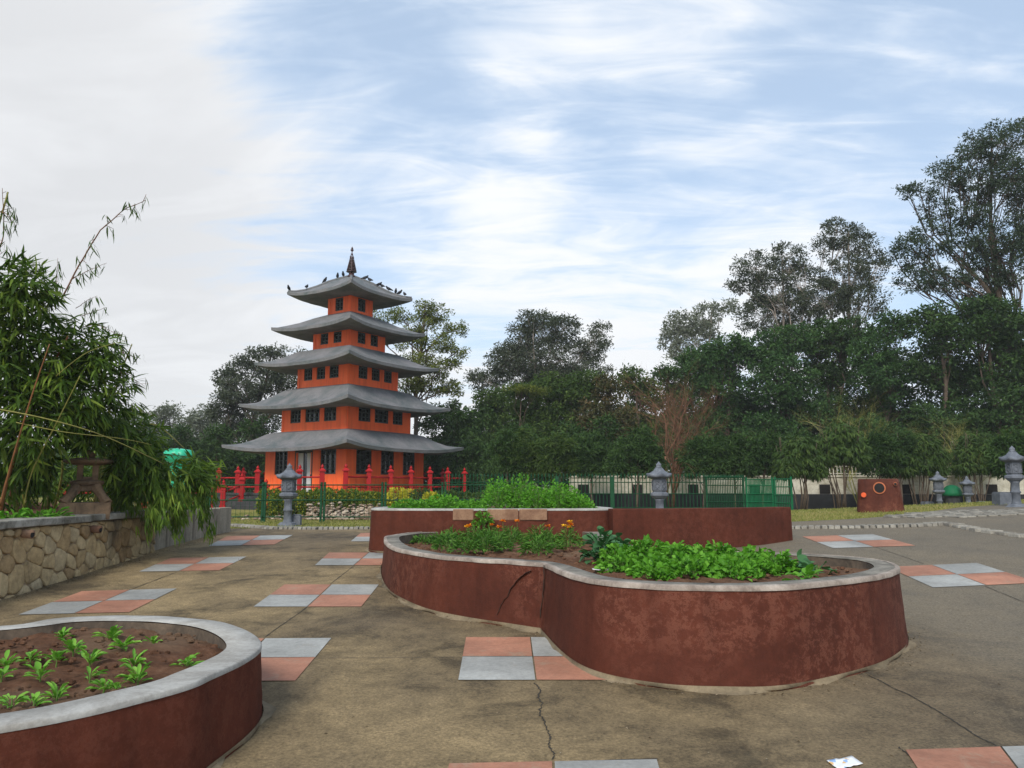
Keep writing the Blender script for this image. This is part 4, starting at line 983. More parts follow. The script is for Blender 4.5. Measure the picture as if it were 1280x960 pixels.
xs_=[xat(q,Y) for q in (627,696,765,822,880)]
fence('picket_fence','long dark green spear-topped picket fence in front of the white wall',xat(556,Y),xat(880,Y),Y,.93,1.95,xs_[:-1],.12,[.96,1.42,1.80],'gfence',None,.015,.04,postw=.13)
fence('green_gate','dark green closely barred gate leaf at the end of the picket fence',xat(882,Y),xat(930,Y),Y,.88,1.92,[xat(883,Y),xat(929,Y)],.055,[.92,1.15,1.42,1.70,1.9],'gfence',None,.016,.03)
fence('green_gate','bright green closely barred gate leaf nearer the turned end panel',xat(932,Y),xat(966,Y),Y,.88,1.92,[xat(933,Y),xat(965,Y)],.042,[.92,1.15,1.42,1.70,1.9],'bgreen',None,.016)
g0,g1=xat(967,Y),xat(990,25.)
fence('green_gate','bright green end panel of the picket fence turned towards the plaza',g0,g1,Y,.83,1.93,[g0+.02,g1-.01],.022,[.86,1.12,1.38,1.65,1.9],'bgreen',None,.012,yy=lambda x:26.-(x-g0)/(g1-g0)*1.0)
# ---------------------------------------------------------------- white boundary wall
Y0,Y1=31.0,29.0; xa,xb=xat(712,31),xat(1330,29)
def wy_(x): return Y0+(Y1-Y0)*(x-xa)/(xb-xa)
wt=thing('boundary_wall','low white boundary wall with black lower band and pale railing on top','wall',(xa,wy_(xa),H(xa,31))); loc=tuple(wt.location); rz=math.atan2(Y1-Y0,xb-xa); Lw=math.hypot(xb-xa,Y1-Y0)
def wbox(m,s0,s1,z0,z1,o0,o1):
    c=(s0+s1)/2; m.box((xa+c*math.cos(rz)-(o0+o1)/2*math.sin(rz)*-1*-1,Y0+c*math.sin(rz)+(o0+o1)/2,(z0+z1)/2),(s1-s0,abs(o1-o0),z1-z0),rz)
m=MB(); wbox(m,0,Lw,1.37,2.02,0,.2); wbox(m,0,Lw,2.02,2.09,-.05,.25); m.build('wall_band',M['whitewall'],wt,local=loc)
m=MB(); wbox(m,0,Lw,.6,1.37,-.04,.2); m.build('lower_band',M['blackwall'],wt,local=loc)
m=MB()
s=xat(985,30)-xa
for z in (2.14,2.42): wbox(m,s,Lw,z,z+.035,.07,.11)
while s<Lw: wbox(m,s,s+.03,2.09,2.46,.085,.10); s+=.14
m.build('top_railing',M['whitewall'],wt,local=loc)
for px in (732,800,870,945,1030,1126,1225):
    d=(xat(px,30)-xa)/math.cos(rz); m=MB(); wbox(m,d-.2,d+.2,1.38,1.74,-.012,.0); m.build('wall_opening',M['dark'],wt,local=loc)
x=xat(988,30.2); m=MB(); m.box((0,0,.62),(.26,.26,1.3)); m.box((0,0,1.29),(.32,.32,.06)); o=m.build('gate_pillar',M['redclean'],bevel=.01); o.location=(x,30.2,H(x,30.2)-.05); props(o,'narrow dark red pillar at the end of the green gate','pillar')
# ---------------------------------------------------------------- green plastic wrapped object at left
Y=23.; p=U(222,600,Y); zt_=U(222,561,Y).z; g=H(p.x,Y); t=thing('wrapped_lantern','shape wrapped in bright green plastic sheet tied with cord, behind the bamboo','covered object',(p.x,Y,g))
hh=zt_-g; m=MB(); prof=[(.18,0),(.20,.2),(.16,.5),(.20,.75),(.24,hh-.62),(.22,hh-.42),(.40,hh-.34),(.42,hh-.2),(.38,hh-.06),(.2,hh-.01),(.01,hh)]; vs=[];fs=[];K=40
for j,(r_,z_) in enumerate(prof):
    for k in range(K):
        a=2*PI*k/K; rr=r_*(1+.10*noise.noise(Vector((math.cos(a)*3,math.sin(a)*3,z_*1.5)))+.05*math.sin(a*9+z_*2)); vs.append((rr*math.cos(a)+.03*math.sin(z_*2),rr*math.sin(a),z_+.04*noise.noise(Vector((math.cos(a)*2,math.sin(a)*2,7)))))
for j in range(len(prof)-1):
    for k in range(K): fs.append((j*K+k,j*K+(k+1)%K,(j+1)*K+(k+1)%K,(j+1)*K+k))
m.add(vs,fs); m.build('sheet',M['tarp'],t,True)
for z_,r_ in ((hh-.48,.26),(hh-.2,.445),(.62,.21)): m=MB(); m.tube([(r_*math.cos(a),r_*math.sin(a),z_+.03*math.sin(2*a)) for a in np.linspace(0,2*PI,25)],.010,4); m.build('cord',M['dark'],t)
for a0 in (.3,1.9,3.4,5.1): m=MB(); m.tube([(0,0,hh+.015),(.22*math.cos(a0),.22*math.sin(a0),hh),(.43*math.cos(a0),.43*math.sin(a0),hh-.2)],.010,4); m.build('cord',M['dark'],t)
# ---------------------------------------------------------------- litter
p=G(1056,955)
def b_paper(m,t,pp):
    v=coords(t,1); vo=t.nodes.new('ShaderNodeTexVoronoi'); link(t,v,vo.inputs['Vector']); vo.inputs['Scale'].default_value=32
    s=t.nodes.new('ShaderNodeSeparateColor'); link(t,vo.outputs['Color'],s.inputs[0])
    c=ramp(t,s.outputs[0],[(0,(.75,.76,.76)),(.45,(.75,.76,.76)),(.46,(.30,.45,.68)),(.62,(.70,.45,.20)),(.75,(.62,.22,.18)),(.8,(.72,.72,.70))],'CONSTANT'); link(t,c,pp.inputs['Base Color'])
M['paper']=material('printed_paper',b_paper,.5,.3)
vs=[];fs=[]
for j in range(7):
    for i in range(9): x,y=(i/8-.5)*.165,(j/6-.5)*.10; vs.append((x+.2*y,y,.006+.010*abs(noise.noise(Vector((x*20,y*20,3))))+.006*(i/8)**3))
fs=[(j*9+i,j*9+i+1,(j+1)*9+i+1,(j+1)*9+i) for j in range(6) for i in range(8)]
m=MB(); m.add(vs,fs); o=m.build('paper_scrap',M['paper'],None,True); o.location=(p.x,p.y,p.z); o.rotation_euler=(R(3),0,.35); sm=o.modifiers.new('s','SOLIDIFY'); sm.thickness=.0012
props(o,'crumpled colourful printed paper scrap lying on the concrete near the front','litter')
o2_=PZ(752,711,.945); m=MB(); m.add([(x*.9,y,.01+.02*abs(noise.noise(Vector((x*14,y*14,1))))) for y in np.linspace(-.05,.05,5) for x in np.linspace(-.09,.09,7)],[(j*7+i,j*7+i+1,(j+1)*7+i+1,(j+1)*7+i) for j in range(4) for i in range(6)])
o=m.build('paper_scrap',M['doorwhite'],None,True); o.location=(o2_.x,o2_.y,zs2(o2_.x,o2_.y)+.02); o.modifiers.new('s','SOLIDIFY').thickness=.0015; props(o,'crumpled white paper on the soil in front of the leafy greens','litter')
# grit and dry leaves along the edges
V=[];Fq=[]
n=3200; pts=[]
while len(pts)<n:
    q=random.random()
    if q<.3: x=-5.42+abs(random.gauss(0,.10)); y=random.uniform(6,14.8)
    elif q<.6: i=random.randrange(len(o2)); a,b=o2[i],o2[(i+1)%len(o2)]; p=Vector(a[:2]).lerp(Vector(b[:2]),random.random()); c=Vector((1,8)); d=(p-c).normalized(); p=p+d*(.045+abs(random.gauss(0,.08))); x,y=p
    else: x=random.uniform(-5,8); y=random.uniform(2.5,15)
    pts.append((x,y))
P=np.array([(x,y,H(x,y)+.004) for x,y in pts]); d=randdir(n); d[:,2]*=.15
o=leaves('dry_leaf_litter',leafmat('dry_litter_leaf',(.04,.028,.016),(.14,.095,.05),(.40,.32,.22),.1),P,d,rng.uniform(.008,.028,n),rng.uniform(.006,.014,n),T_rhomb(),roll=.3); props(o,'scattered dry leaf bits and grit on the concrete','debris',kind='stuff')
# ---------------------------------------------------------------- plants in the beds
def soilz(b,x,y): return b
def seedling(px,py,label,sc=1.):
    p=PZ(px,py,.64); t=thing('seedling',label,'seedling',(p.x,p.y,.625),0,'young seedlings in the round bed'); n=rng.integers(10,26)
    a=rng.uniform(0,2*PI,n)+np.arange(n)*2.4; el=rng.uniform(.25,1.25,n); d=np.stack([np.cos(a)*np.cos(el),np.sin(a)*np.cos(el),np.sin(el)],1)
    P=d*np.array([.02,.02,.0])*sc; P[:,2]=rng.uniform(.01,.055,n)*sc
    leaves('foliage',M['seedl'],P,d,rng.uniform(.035,.105,n)*sc,rng.uniform(.016,.036,n)*sc,TL,t,smooth=True,roll=.12)
    m=MB(); m.tube([(0,0,-.03),(.003,0,.02),(0,.004,.06*sc)],[.005,.004,.003],5); m.build('stem',M['stem'],t)
sd_=[((225,160),'at the back left of the bed'),((400,165),'at the back centre of the bed'),((555,185),'at the back right of the bed'),((110,240),'left of the big middle clump'),((5,300),'cut by the left edge of the photo'),((205,245),'in the middle left, paired with another'),((325,255),'tall one in the middle of the bed'),((485,265),'right of the tall middle one'),((145,310),'on bare soil at middle left'),((325,310),'low one before the tall middle one'),((205,380),'large splayed one at the front'),((375,350),'front one right of centre'),((500,320),'against the front rim at right'),((678,262),'lone small one at far right'),((40,405),'front left against the rim'),((265,215),'behind the middle left pair'),((445,200),'back one right of centre'),((120,410),'front one between two others by the rim'),((20,265),'small one at the far left'),((425,350),'tiny one by the front rim')]
for (u,v),l in sd_: seedling(u/2.909,740+v/2.909+3,'green seedling '+l,random.uniform(.7,1.0))
def leafy(name,label,cat,x,y,z,group,r,h,n,mat,T,L,Wd,droop=.0,stems=8,roll=.5,smooth=True):
    t=thing(name,label,cat,(x,y,z),0,group)
    u=rng.random(n)**.5; a=rng.uniform(0,2*PI,n); rr=r*u; P=np.stack([rr*np.cos(a),rr*np.sin(a),h*(1-(u*.85)**2)*rng.uniform(.35,1.,n)],1)
    d=np.stack([np.cos(a)*(.3+u),np.sin(a)*(.3+u),rng.uniform(-.1,1.1,n)-droop],1)+rng.normal(0,.25,(n,3))
    leaves('foliage',M[mat],P,d,rng.uniform(*L,n),rng.uniform(*Wd,n),T,t,smooth=smooth,roll=roll)
    m=MB()
    for i in range(stems):
        a_=random.uniform(0,6.28); q=random.uniform(.2,.8); m.tube([(0,0,-.02),(r*q*.5*math.cos(a_),r*q*.5*math.sin(a_),h*.4),(r*q*math.cos(a_),r*q*math.sin(a_),h*.75)],[.006,.005,.003],4)
    m.build('stem',M['stem'],t); return t
# leafy greens in the front lobe of bed 2
rows=[]
bx=[(.75,7.3),(.95,6.95),(1.02,7.6),(1.25,6.75),(1.3,7.35),(1.5,6.5),(1.55,7.1),(1.6,7.7),(1.8,6.45),(1.85,6.95),(1.9,7.45),(2.05,6.35),(2.1,6.8),(2.15,7.3),(2.3,6.5),(2.35,7.0),(1.15,6.45),(1.32,8.0),(1.7,8.1),(2.1,7.85),(1.5,8.25),(2.35,7.6),(1.95,7.95)]
bx=[q for q in bx if q[0]/q[1]>.125 and q not in((2.05,6.35),(2.3,6.5))]
desc=['leftmost','second from the left','third from the left','fourth from the left']
bx.sort(key=lambda q:q[0]/q[1])
for i,(x,y) in enumerate(bx):
    row='front row' if y<6.7 else ('middle row' if y<7.35 else 'back row'); rows.append((row,x,y))
cnt={}
ordn=['first','second','third','fourth','fifth','sixth','seventh','eighth','ninth','tenth','eleventh','twelfth','thirteenth','fourteenth','fifteenth']
for row,x,y in rows:
    cnt[row]=cnt.get(row,0)+1
    leafy('leafy_green','bright leafy green, %s from the left in the %s of the curved bed'%(ordn[cnt[row]-1],row),'vegetable plant',x,y,zs2(x,y)-.01,'leafy greens in the curved bed',random.uniform(.15,.23),random.uniform(.10,.20)+(.07 if y>7.5 else 0),190,'salad',TS,(.04,.08),(.03,.054),stems=12,roll=.7)
for x,y,l in ((.90,7.85,'dark bluish cabbage-like plant left of the bright leafy greens'),(1.06,8.25,'dark green broad-leaved plant behind the first leafy greens'),(2.55,7.0,'dark leafy plant at the right end of the leafy greens'),(2.62,6.75,'small bluish plant alone on the soil near the right rim'),(2.30,6.15,'small pale green plant near the front right rim')):
    small=x>2.2
    leafy('broad_leaved_plant',l,'plant',x,y,zs2(x,y),'broad-leaved plants in the curved bed',.10 if small else .17,.10 if small else .30,18 if small else 110,'cabbage' if 'pale' not in l else 'salad',TL,(.08,.13),(.06,.09),stems=6,roll=.3)
# flowering plants in the back lobe
fp=[((370,520),'front leftmost'),((470,530),'front one left of centre'),((560,530),'front centre'),((625,525),'front one right of centre'),((700,490),'slender middle'),((830,545),'front right of the pair near the waist'),((885,525),'right of the pair near the waist'),((990,505),'rightmost, below a yellow flower spike'),((400,425),'back left'),((240,442),'small far left'),((590,430),'back centre'),((840,400),'back right'),((330,455),'left one beside the small far left'),((690,410),'dark back'),((520,470),'middle one among orange blooms')]
FP=[]
for (u,v),l in fp:
    p=PZ(470+u/4.13,560+v/4.13,.90); y=min(p.y,11.3); x=p.x*y/p.y; z=zs2(x,y); h=random.uniform(.20,.28)*(.6 if 'small' in l else 1)
    leafy('flowering_plant',('narrow-leaved flowering plant in the back lobe, '+l),'flower plant',x,y,z,'orange-flowering plants in the curved bed',.17,h,230,'flowerleaf',TF,(.05,.095),(.011,.018),stems=12,roll=.6); FP.append((x,y,z+h))
fl_=[((480,402),'petal'),((598,398),'petal'),((636,408),'petal'),((655,378),'petal'),((728,378),'petal'),((885,405),'petal'),((1000,382),'ypetal'),((1008,398),'petal'),((970,403),'ypetal'),((996,410),'ypetal'),((470,408),'ypetal'),((1002,392),'petal')]
fd=['orange bloom above the plant left of centre','orange bloom at the centre of the back lobe','orange bloom just right of centre, lower of two','orange bloom right of centre, upper of two','orange bloom beside the dark back plant','orange bloom on the pair near the waist','top yellow bloom of the rightmost spike','orange bloom in the rightmost spike','yellow bloom standing left of the rightmost spike','low yellow bloom of the rightmost spike','small yellow bloom beside the left orange one','middle orange bloom of the rightmost spike']
for ((u,v),mt),l in zip(fl_,fd):
    px,py=470+u/4.13,560+v/4.13; near=min(FP,key=lambda q:abs(640+960*q[0]/q[1]-px)+.0*q[1]); p=U(px,py,near[1]); t=thing('flower',l,'flower',p,0,'orange and yellow flowers in the curved bed')
    n=34; a=rng.uniform(0,2*PI,n); el=rng.uniform(.0,.9,n); d=np.stack([np.cos(a)*np.cos(el),np.sin(a)*np.cos(el),np.sin(el)],1)
    leaves('petals',M[mt],np.zeros((n,3)),d,rng.uniform(.030,.046,n),.019,TP,t,roll=.2)
    m=MB(); dz=p.z-near[2]+.1; m.tube([(0,0,0),(.004,0,-dz*.5),(near[0]-p.x if abs(near[0]-p.x)<.1 else .01,0,-max(dz,.1))],[.003,.003,.004],4); m.build('flower_stalk',M['stem'],t)
# bushy plants in bed 3
B3=[(-1.70,12.5,.20,'low leftmost'),(-1.35,12.25,.22,'low, second from the left'),(-1.0,12.35,.26,'low, third from the left'),(-1.2,13.0,.30,'low, behind the second and third'),(-.72,12.2,.14,'low, below the gap'),(-.20,12.3,.40,'tall, first of the tall group'),(.05,12.4,.44,'tall, second of the tall group'),(.40,12.25,.34,'tall, third of the tall group'),(.75,12.35,.38,'tall, fourth of the tall group'),(1.05,12.4,.30,'lower, at the right end'),(.2,13.0,.50,'highest, behind the tall group'),(.62,13.0,.42,'tall, behind on the right'),(-.25,13.1,.46,'tall, behind on the left'),(.95,12.9,.36,'medium, behind at the right end'),(-.7,12.9,.20,'medium, behind the gap')]
for x,y,h,l in B3:
    h*=1.3 if h>.33 else 1.
    leafy('bushy_plant','bright green bushy plant in the raised bed, '+l,'plant',x,y,1.25,'bright bushy plants in the raised bed',.27,h,520,'salad',TF,(.035,.065),(.024,.038),stems=14,roll=.7,smooth=False)
leafy('trailing_plant','bright green plant spilling down between the bare coping stones','plant',-.43,11.62,1.02,None,.14,.34,170,'salad',TF,(.04,.07),(.02,.03))
# shrubs between fence and pagoda
def shrub(name,label,cat,px,pyb,Y,rpx,hpx,mat,group,n=900,L=(.06,.11),Wd=(.03,.05),T=TF):
    x=xat(px,Y); r=rpx*Y/F; h=hpx*Y/F; z=H(x,Y)-.035; t=thing(name,label,cat,(x,Y,z),0,group)
    u=rng.random(n); a=rng.uniform(0,2*PI,n); zz=rng.random(n); rr=r*(.45+.55*rng.random(n)**.4)*np.sqrt(np.clip(1-(np.abs(zz-.45)/.62)**2.5,.15,1)); P=np.stack([rr*np.cos(a),rr*np.sin(a),.04+zz*h*.93],1)
    d=np.stack([np.cos(a)*.8,np.sin(a)*.8,rng.uniform(0,1.3,n)],1)+rng.normal(0,.4,(n,3))
    leaves('foliage',M[mat],P,d,rng.uniform(*L,n),rng.uniform(*Wd,n),T,t,roll=.6)
    m=MB()
    for i in range(6): a_=random.uniform(0,6.28); m.tube([(0,0,-.03),(r*.35*math.cos(a_),r*.35*math.sin(a_),h*.45),(r*.6*math.cos(a_),r*.6*math.sin(a_),h*.8)],[.015,.010,.005],5)
    m.build('stem',M['bark'],t); return t
for i,(px,Y,r,h,l) in enumerate(((338,22.6,15,34,'leftmost, beside the fence post'),(352,21.6,13,31,'behind the left half of the front lantern'),(372,22.4,14,33,'just right of the front lantern'),(388,21.8,14,34,'second right of the front lantern'),(404,22.8,15,35,'behind the double fence post'),(420,22.0,15,34,'in the middle of the hedge'),(437,22.9,15,33,'third from the right'),(452,22.3,14,31,'second from the right'),(466,23.2,13,29,'rightmost, meeting the yellow shrubs'))):
    shrub('croton_shrub','variegated green and yellow hedge shrub, '+l,'shrub',px,0,Y,r,h,'croton','variegated shrubs below the pagoda',1000)
for px,Y,r,h,l in ((480,23.5,12,26,'leftmost bright yellow shrub by the pagoda railing'),(497,23.8,13,33,'bright yellow shrub in front of the third railing post'),(511,24.2,11,31,'bright yellow shrub at the right of a yellow pair'),(538,20.6,9,33,'round yellow shrub standing above the raised bed'),(461,23.9,9,22,'small yellow shrub left of the yellow group')):
    shrub('yellow_shrub',l,'shrub',px,0,Y,r,h,'ycroton','yellow shrubs below the pagoda',700)
for px,Y,r,h,l in ((527,22.8,14,34,'green shrub between two yellow ones'),(556,22.2,16,33,'green shrub behind the raised bed left part'),(578,23,14,30,'green shrub by the last railing post'),(600,22.6,14,28,'low green shrub right of the pagoda railing')):
    shrub('green_shrub',l,'shrub',px,0,Y,r,h,'leafC','green shrubs below the pagoda',800)
# pebble bank below the hedge
m=MB()
for i in range(620):
    px=random.uniform(385,480) if i<470 else random.uniform(285,480); Y=random.uniform(20.4,21.4); x=xat(px,Y); s=random.uniform(.035,.075); zz=H(x,Y)-.03+((Y-20.4)*.42 if 385<px else (Y-20.4)*.08)*random.random()**.5
    m.lathe([(s*.3,-s*.45),(s*.95,-s*.15),(s,.1*s),(s*.5,s*.45),(s*.1,s*.5)],6,(x,Y,zz+s*.3),random.random()*6)
def b_peb(m,t,p):
    v=coords(t); vo=t.nodes.new('ShaderNodeTexVoronoi'); link(t,v,vo.inputs['Vector']); vo.inputs['Scale'].default_value=7; s=t.nodes.new('ShaderNodeSeparateColor'); link(t,vo.outputs['Color'],s.inputs[0])
    link(t,ramp(t,s.outputs[0],[(0,(.09,.06,.04)),(.45,(.24,.17,.11)),(.78,(.46,.38,.28)),(1,(.14,.11,.09))]),p.inputs['Base Color'])
o=m.build('pebbles',material('river_pebbles',b_peb,.8,.3),None,True); props(o,'pale and brown river pebbles banked below the hedge','pebbles',kind='stuff')
# low plants on the left wall
for px,py,Y,r,l in ((50,640,9.6,.20,'low leafy ground plant left of the brown lantern'),(20,641,9.3,.18,'low leafy ground plant at the left photo edge'),(72,641,9.9,.14,'small leafy plant against the brown lantern base'),(232,636,13.4,.22,'low bright plant behind the concrete panel wall'),(258,634,14.0,.22,'low bright plant near the end of the panel wall'),(205,636,12.8,.2,'low bright plant beneath the hanging bamboo')):
    x=xat(px,Y); leafy('ground_plant',l,'plant',min(x,-5.75),Y,1.2,'low plants on the raised bank',r,.16,120,'salad',TL,(.08,.14),(.03,.045),droop=.2,roll=.3)
for px,py in ((70,738),(86,727),(20,745)):
    g=G(px,py+2); leafy('weed','small weed at the foot of the rubble wall at pixel-free corner','weed',g.x+.02,g.y,g.z,None,.06,.05,24,'leafC',TF,(.03,.05),(.012,.018),stems=2) if False else None
# ---------------------------------------------------------------- bamboo on the left bank
def fans(C_,ax,n=(4,8),L=(.14,.27),W_=(.023,.038),spread=.75):
    P=[];D=[];Ls=[];Ws=[];rn=[]
    for c,a in zip(C_,ax):
        k=rng.integers(*n); base=rng.beta(2,2.5)
        for i in range(k):
            d=a+rng.normal(0,spread,3)*np.array([1,1,.55]); d[2]-=.25; P.append(c+rng.normal(0,.015,3)); D.append(d); Ls.append(rng.uniform(*L)); Ws.append(rng.uniform(*W_)); rn.append(min(1,max(0,base+rng.normal(0,.14))))
    return np.array(P),np.array(D),np.array(Ls),np.array(Ws),np.array(rn)
def bamboo(label,loc,blobs,culms,mat,nf,hang=()):
    t=thing('bamboo_clump',label,'bamboo',loc,0,'bamboo clumps on the raised bank'); L0=Vector(loc)
    Cs=[];Ax=[]
    for (px,py,Y,rx,rz_,k) in blobs:
        c=np.array(U(px,py,Y)); s=Y/F; n=int(nf*k)
        d=unit(rng.normal(0,1,(n,3))); q=rng.random(n)**.55; P=c+d*q[:,None]*np.array([rx*s,max(.5,rx*s*.9),rz_*s]); 
        Cs.append(P); Ax.append(d*.8+np.array([0.1,-.25,-.15]))
    Cs=np.concatenate(Cs);Ax=np.concatenate(Ax); ok=(Cs[:,0]<-5.75)|(Cs[:,2]>1.5); qx=640+F*Cs[:,0]/Cs[:,1]; qz=(Cs[:,2]-EYE)/Cs[:,1]*F; ok&=~((qx>68)&(qx<142)&(qz<50)&(Cs[:,1]<11.6))&~((qx>200)&(qx<241)&(qz>2)&(qz<60)&(rng.random(len(Cs))<.85)); Cs=Cs[ok];Ax=Ax[ok]
    P,D,Ls,Ws,rn=fans(Cs,Ax); 
    leaves('foliage',M[mat],P,D,Ls,Ws,TB,t,rnd=rn,roll=.5,local=loc)
    for (pts,r0,r1,mt) in culms:
        W_=[U(*q) if len(q)==3 else Vector(q[:3]) for q in pts]; m=MB(); n=len(W_); X=[]
        for i in range((n-1)*6+1):
            s=i/6; j=min(int(s),n-2); f_=s-j; p0=W_[max(j-1,0)];p1=W_[j];p2=W_[j+1];p3=W_[min(j+2,n-1)]
            X.append(.5*((2*p1)+(p2-p0)*f_+(2*p0-5*p1+4*p2-p3)*f_*f_+(3*p1-p0-3*p2+p3)*f_**3))
        m.tube([x-L0 for x in X],list(np.linspace(r0,r1,len(X))),6); m.build('culm',M[mt],t,True)
    return t
# main near mass
mass=[(-60,420,9.6,90,110,1.2),(15,420,9.4,70,85,1.2),(70,470,9.8,75,75,1.2),(30,520,9.6,80,70,1.1),(110,500,10.2,62,62,1.),(130,555,10.8,58,48,1.),(60,575,10.6,80,45,.8),(-30,560,9.8,70,80,.8),(165,560,11.2,40,48,.6),(25,360,9.2,45,38,.5),(20,600,12.5,70,34,.7),(100,590,13.2,50,36,.6),(150,600,13,40,40,.6),(100,440,9.9,50,45,.6)]
cul=[(((20,640,10.3),(15,560,10.2),(30,470,10),(60,380,9.8)),.03,.012,'culm'),(((0,640,9.8),(12,590,9.7),(45,500,9.6),(85,420,9.5)),.028,.010,'culmo'),(((35,640,10.8),(40,560,10.6),(80,470,10.4),(140,440,10)),.026,.010,'culm'),(((0,632,9.1),(14,580,9.0),(38,500,8.85),(62,430,8.75)),.013,.006,'culmo'),(((30,632,9.6),(40,590,9.5),(70,530,9.3),(100,470,9.1)),.010,.005,'culm'),(((-20,640,10),(-30,500,9.8),(-20,360,9.5),(10,240,9.2)),.03,.010,'culm'),
     (((60,640,11.2),(70,560,11),(110,500,10.8),(160,500,10.6)),.026,.010,'culm'),(((10,640,11),(20,560,10.8),(10,450,10.6),(-10,330,10)),.026,.01,'culmo')]
for i in range(9):
    x=random.uniform(-40,190); cul.append((((x,640,random.uniform(11.5,13)),(x+random.uniform(-15,15),570,12),(x+random.uniform(-30,30),500,11.8)),.022,.012,'culm'))
bamboo('big dense bamboo clump arching over the rubble wall at the left edge',(-7.0,10.2,1.2),mass,cul,'bamboo',235)
# second clump with twig reaching up into the sky
def twig(pts,r,t,loc,nl,mt='drywood',L=(.10,.18),fs_=(2,5),side=.10):
    Wp=[U(*q) for q in pts]; X=[]; n=len(Wp)
    for i in range((n-1)*8+1):
        s=i/8; j=min(int(s),n-2); X.append(Wp[j].lerp(Wp[j+1],s-j)+Vector((noise.noise(Vector((i*.4,0,px_seed)))*.01,0,noise.noise(Vector((0,i*.4,px_seed)))*.012)))
    m=MB(); m.tube([x-Vector(loc) for x in X],list(np.linspace(r,r*.3,len(X))),5)
    Cs=[];Ax=[]
    for i in range(nl):
        s=.12+.88*(i+.5)/nl; x=X[min(int(s*(len(X)-1)),len(X)-1)]; d=Vector((random.uniform(-.4,1),random.uniform(-.5,.5),random.uniform(-.4,.7))).normalized()*random.uniform(.3,1)*side
        m.tube([x-Vector(loc),x+d-Vector(loc)],[r*.35,r*.2],4); Cs.append(np.array(x+d)); Ax.append(np.array([.25,0,-.75]))
    m.build('twig',M[mt],t,True)
    P,D,Ls,Ws,rn=fans(Cs,Ax,fs_,L,(.013,.020),.38); leaves('foliage',M['bamboo'],P,D,Ls,Ws,TB,t,rnd=rn*.5,roll=.5,local=loc)
px_seed=1.3; loc=(-6.4,11.0,1.2)
b2=bamboo('lighter bamboo clump right of the brown lantern with branches hanging over the wall',loc,[(185,590,11.3,45,32,.8),(215,590,11.6,38,28,.7),(240,600,11.9,26,30,.5),(180,615,11.5,30,26,.4),(150,585,11.3,45,35,.6)],
  [(((150,640,11.6),(160,560,11.5),(190,530,11.5),(230,560,11.4)),.022,.008,'culm'),(((120,640,11.8),(130,540,11.6),(150,470,11.2),(165,430,10.9)),.022,.007,'culm'),(((-10,510,8.6),(60,524,8.8),(130,545,9.2),(205,580,9.9)),.009,.004,'culm'),(((20,528,8.9),(80,540,9.1),(150,548,9.5),(190,556,9.9)),.006,.003,'culm'),(((70,470,9.0),(110,440,9.0),(160,425,9.1)),.005,.002,'culm'),(((20,560,9.7),(60,500,9.8),(105,440,9.8)),.012,.006,'culmo')],'bamboo2',260)
for pts,r,nl,sd2 in ((((75,378,9.8),(100,330,9.8),(125,288,9.7),(155,262,9.6),(182,250,9.5)),.012,22,.13),(((88,350,9.8),(110,338,9.7),(133,329,9.6)),.006,9,.07),(((95,385,9.9),(110,375,9.8),(122,370,9.8)),.005,5,.06),(((100,395,9.9),(120,389,9.8),(134,384,9.8)),.005,5,.06),(((70,370,9.8),(71,345,9.8),(72,322,9.8)),.006,7,.05),(((125,425,10.2),(150,440,10.1),(172,448,10)),.007,12,.12),(((120,445,10.2),(140,460,10.1),(165,470,10)),.007,10,.12),(((130,470,10.3),(150,465,10.2),(180,482,10.1)),.007,12,.13),(((100,410,10),(120,405,9.9),(150,420,9.8)),.006,12,.12),(((130,500,10.5),(160,505,10.4),(192,520,10.3)),.007,12,.13),(((60,375,9.5),(55,345,9.4),(30,322,9.3)),.008,12,.16),(((-5,330,9.2),(5,290,9.2),(3,235,9.1)),.01,16,.16),(((-8,262,9.2),(8,268,9.1),(20,282,9.1)),.006,7,.1)):
    px_seed+=2.1; twig(pts,r,b2,loc,nl,side=sd2)
# hanging tips over the wall
Cs=[];Ax=[]
for (px,py,Y,sx,sy,n) in ((205,610,11.0,22,26,95),(225,625,11.4,20,22,80),(195,640,10.9,14,18,55),(222,648,11.5,10,16,38),(252,610,12.2,14,24,50),(255,640,12.4,8,20,26),(262,660,12.5,5,14,12),(160,625,11.2,18,14,40),(240,590,11.9,18,14,40)):
    for i in range(n):
        Cs.append(np.array(U(px+random.gauss(0,sx*.6),py+random.gauss(0,sy*.55),Y+random.uniform(-.25,.25)))); Ax.append(np.array([.45,-.3,-1.2]))
kk=[i for i,c in enumerate(Cs) if not (random.random()<.85 and 200<640+F*c[0]/c[1]<241 and -2<(c[2]-EYE)/c[1]*F<60)]; Cs=[Cs[i] for i in kk]; Ax=[Ax[i] for i in kk]
P,D,Ls,Ws,rn=fans(Cs,Ax,(3,6),(.12,.20),(.016,.025),.35); leaves('hanging_foliage',M['bamboo2'],P,D,Ls,Ws,TB,b2,rnd=rn,roll=.5,local=loc)
m=MB()
for q in (((150,560,11.2),(190,590,11.2),(215,640,11.3),(222,665,11.4)),((170,560,11.4),(220,585,11.8),(250,620,12.2),(262,668,12.4)),((140,560,11),(175,600,11),(195,655,10.9))): m.tube([U(*a)-Vector(loc) for a in q],[.008,.007,.005,.003][:len(q)],5)
m.build('branch',M['culm'],b2,True)
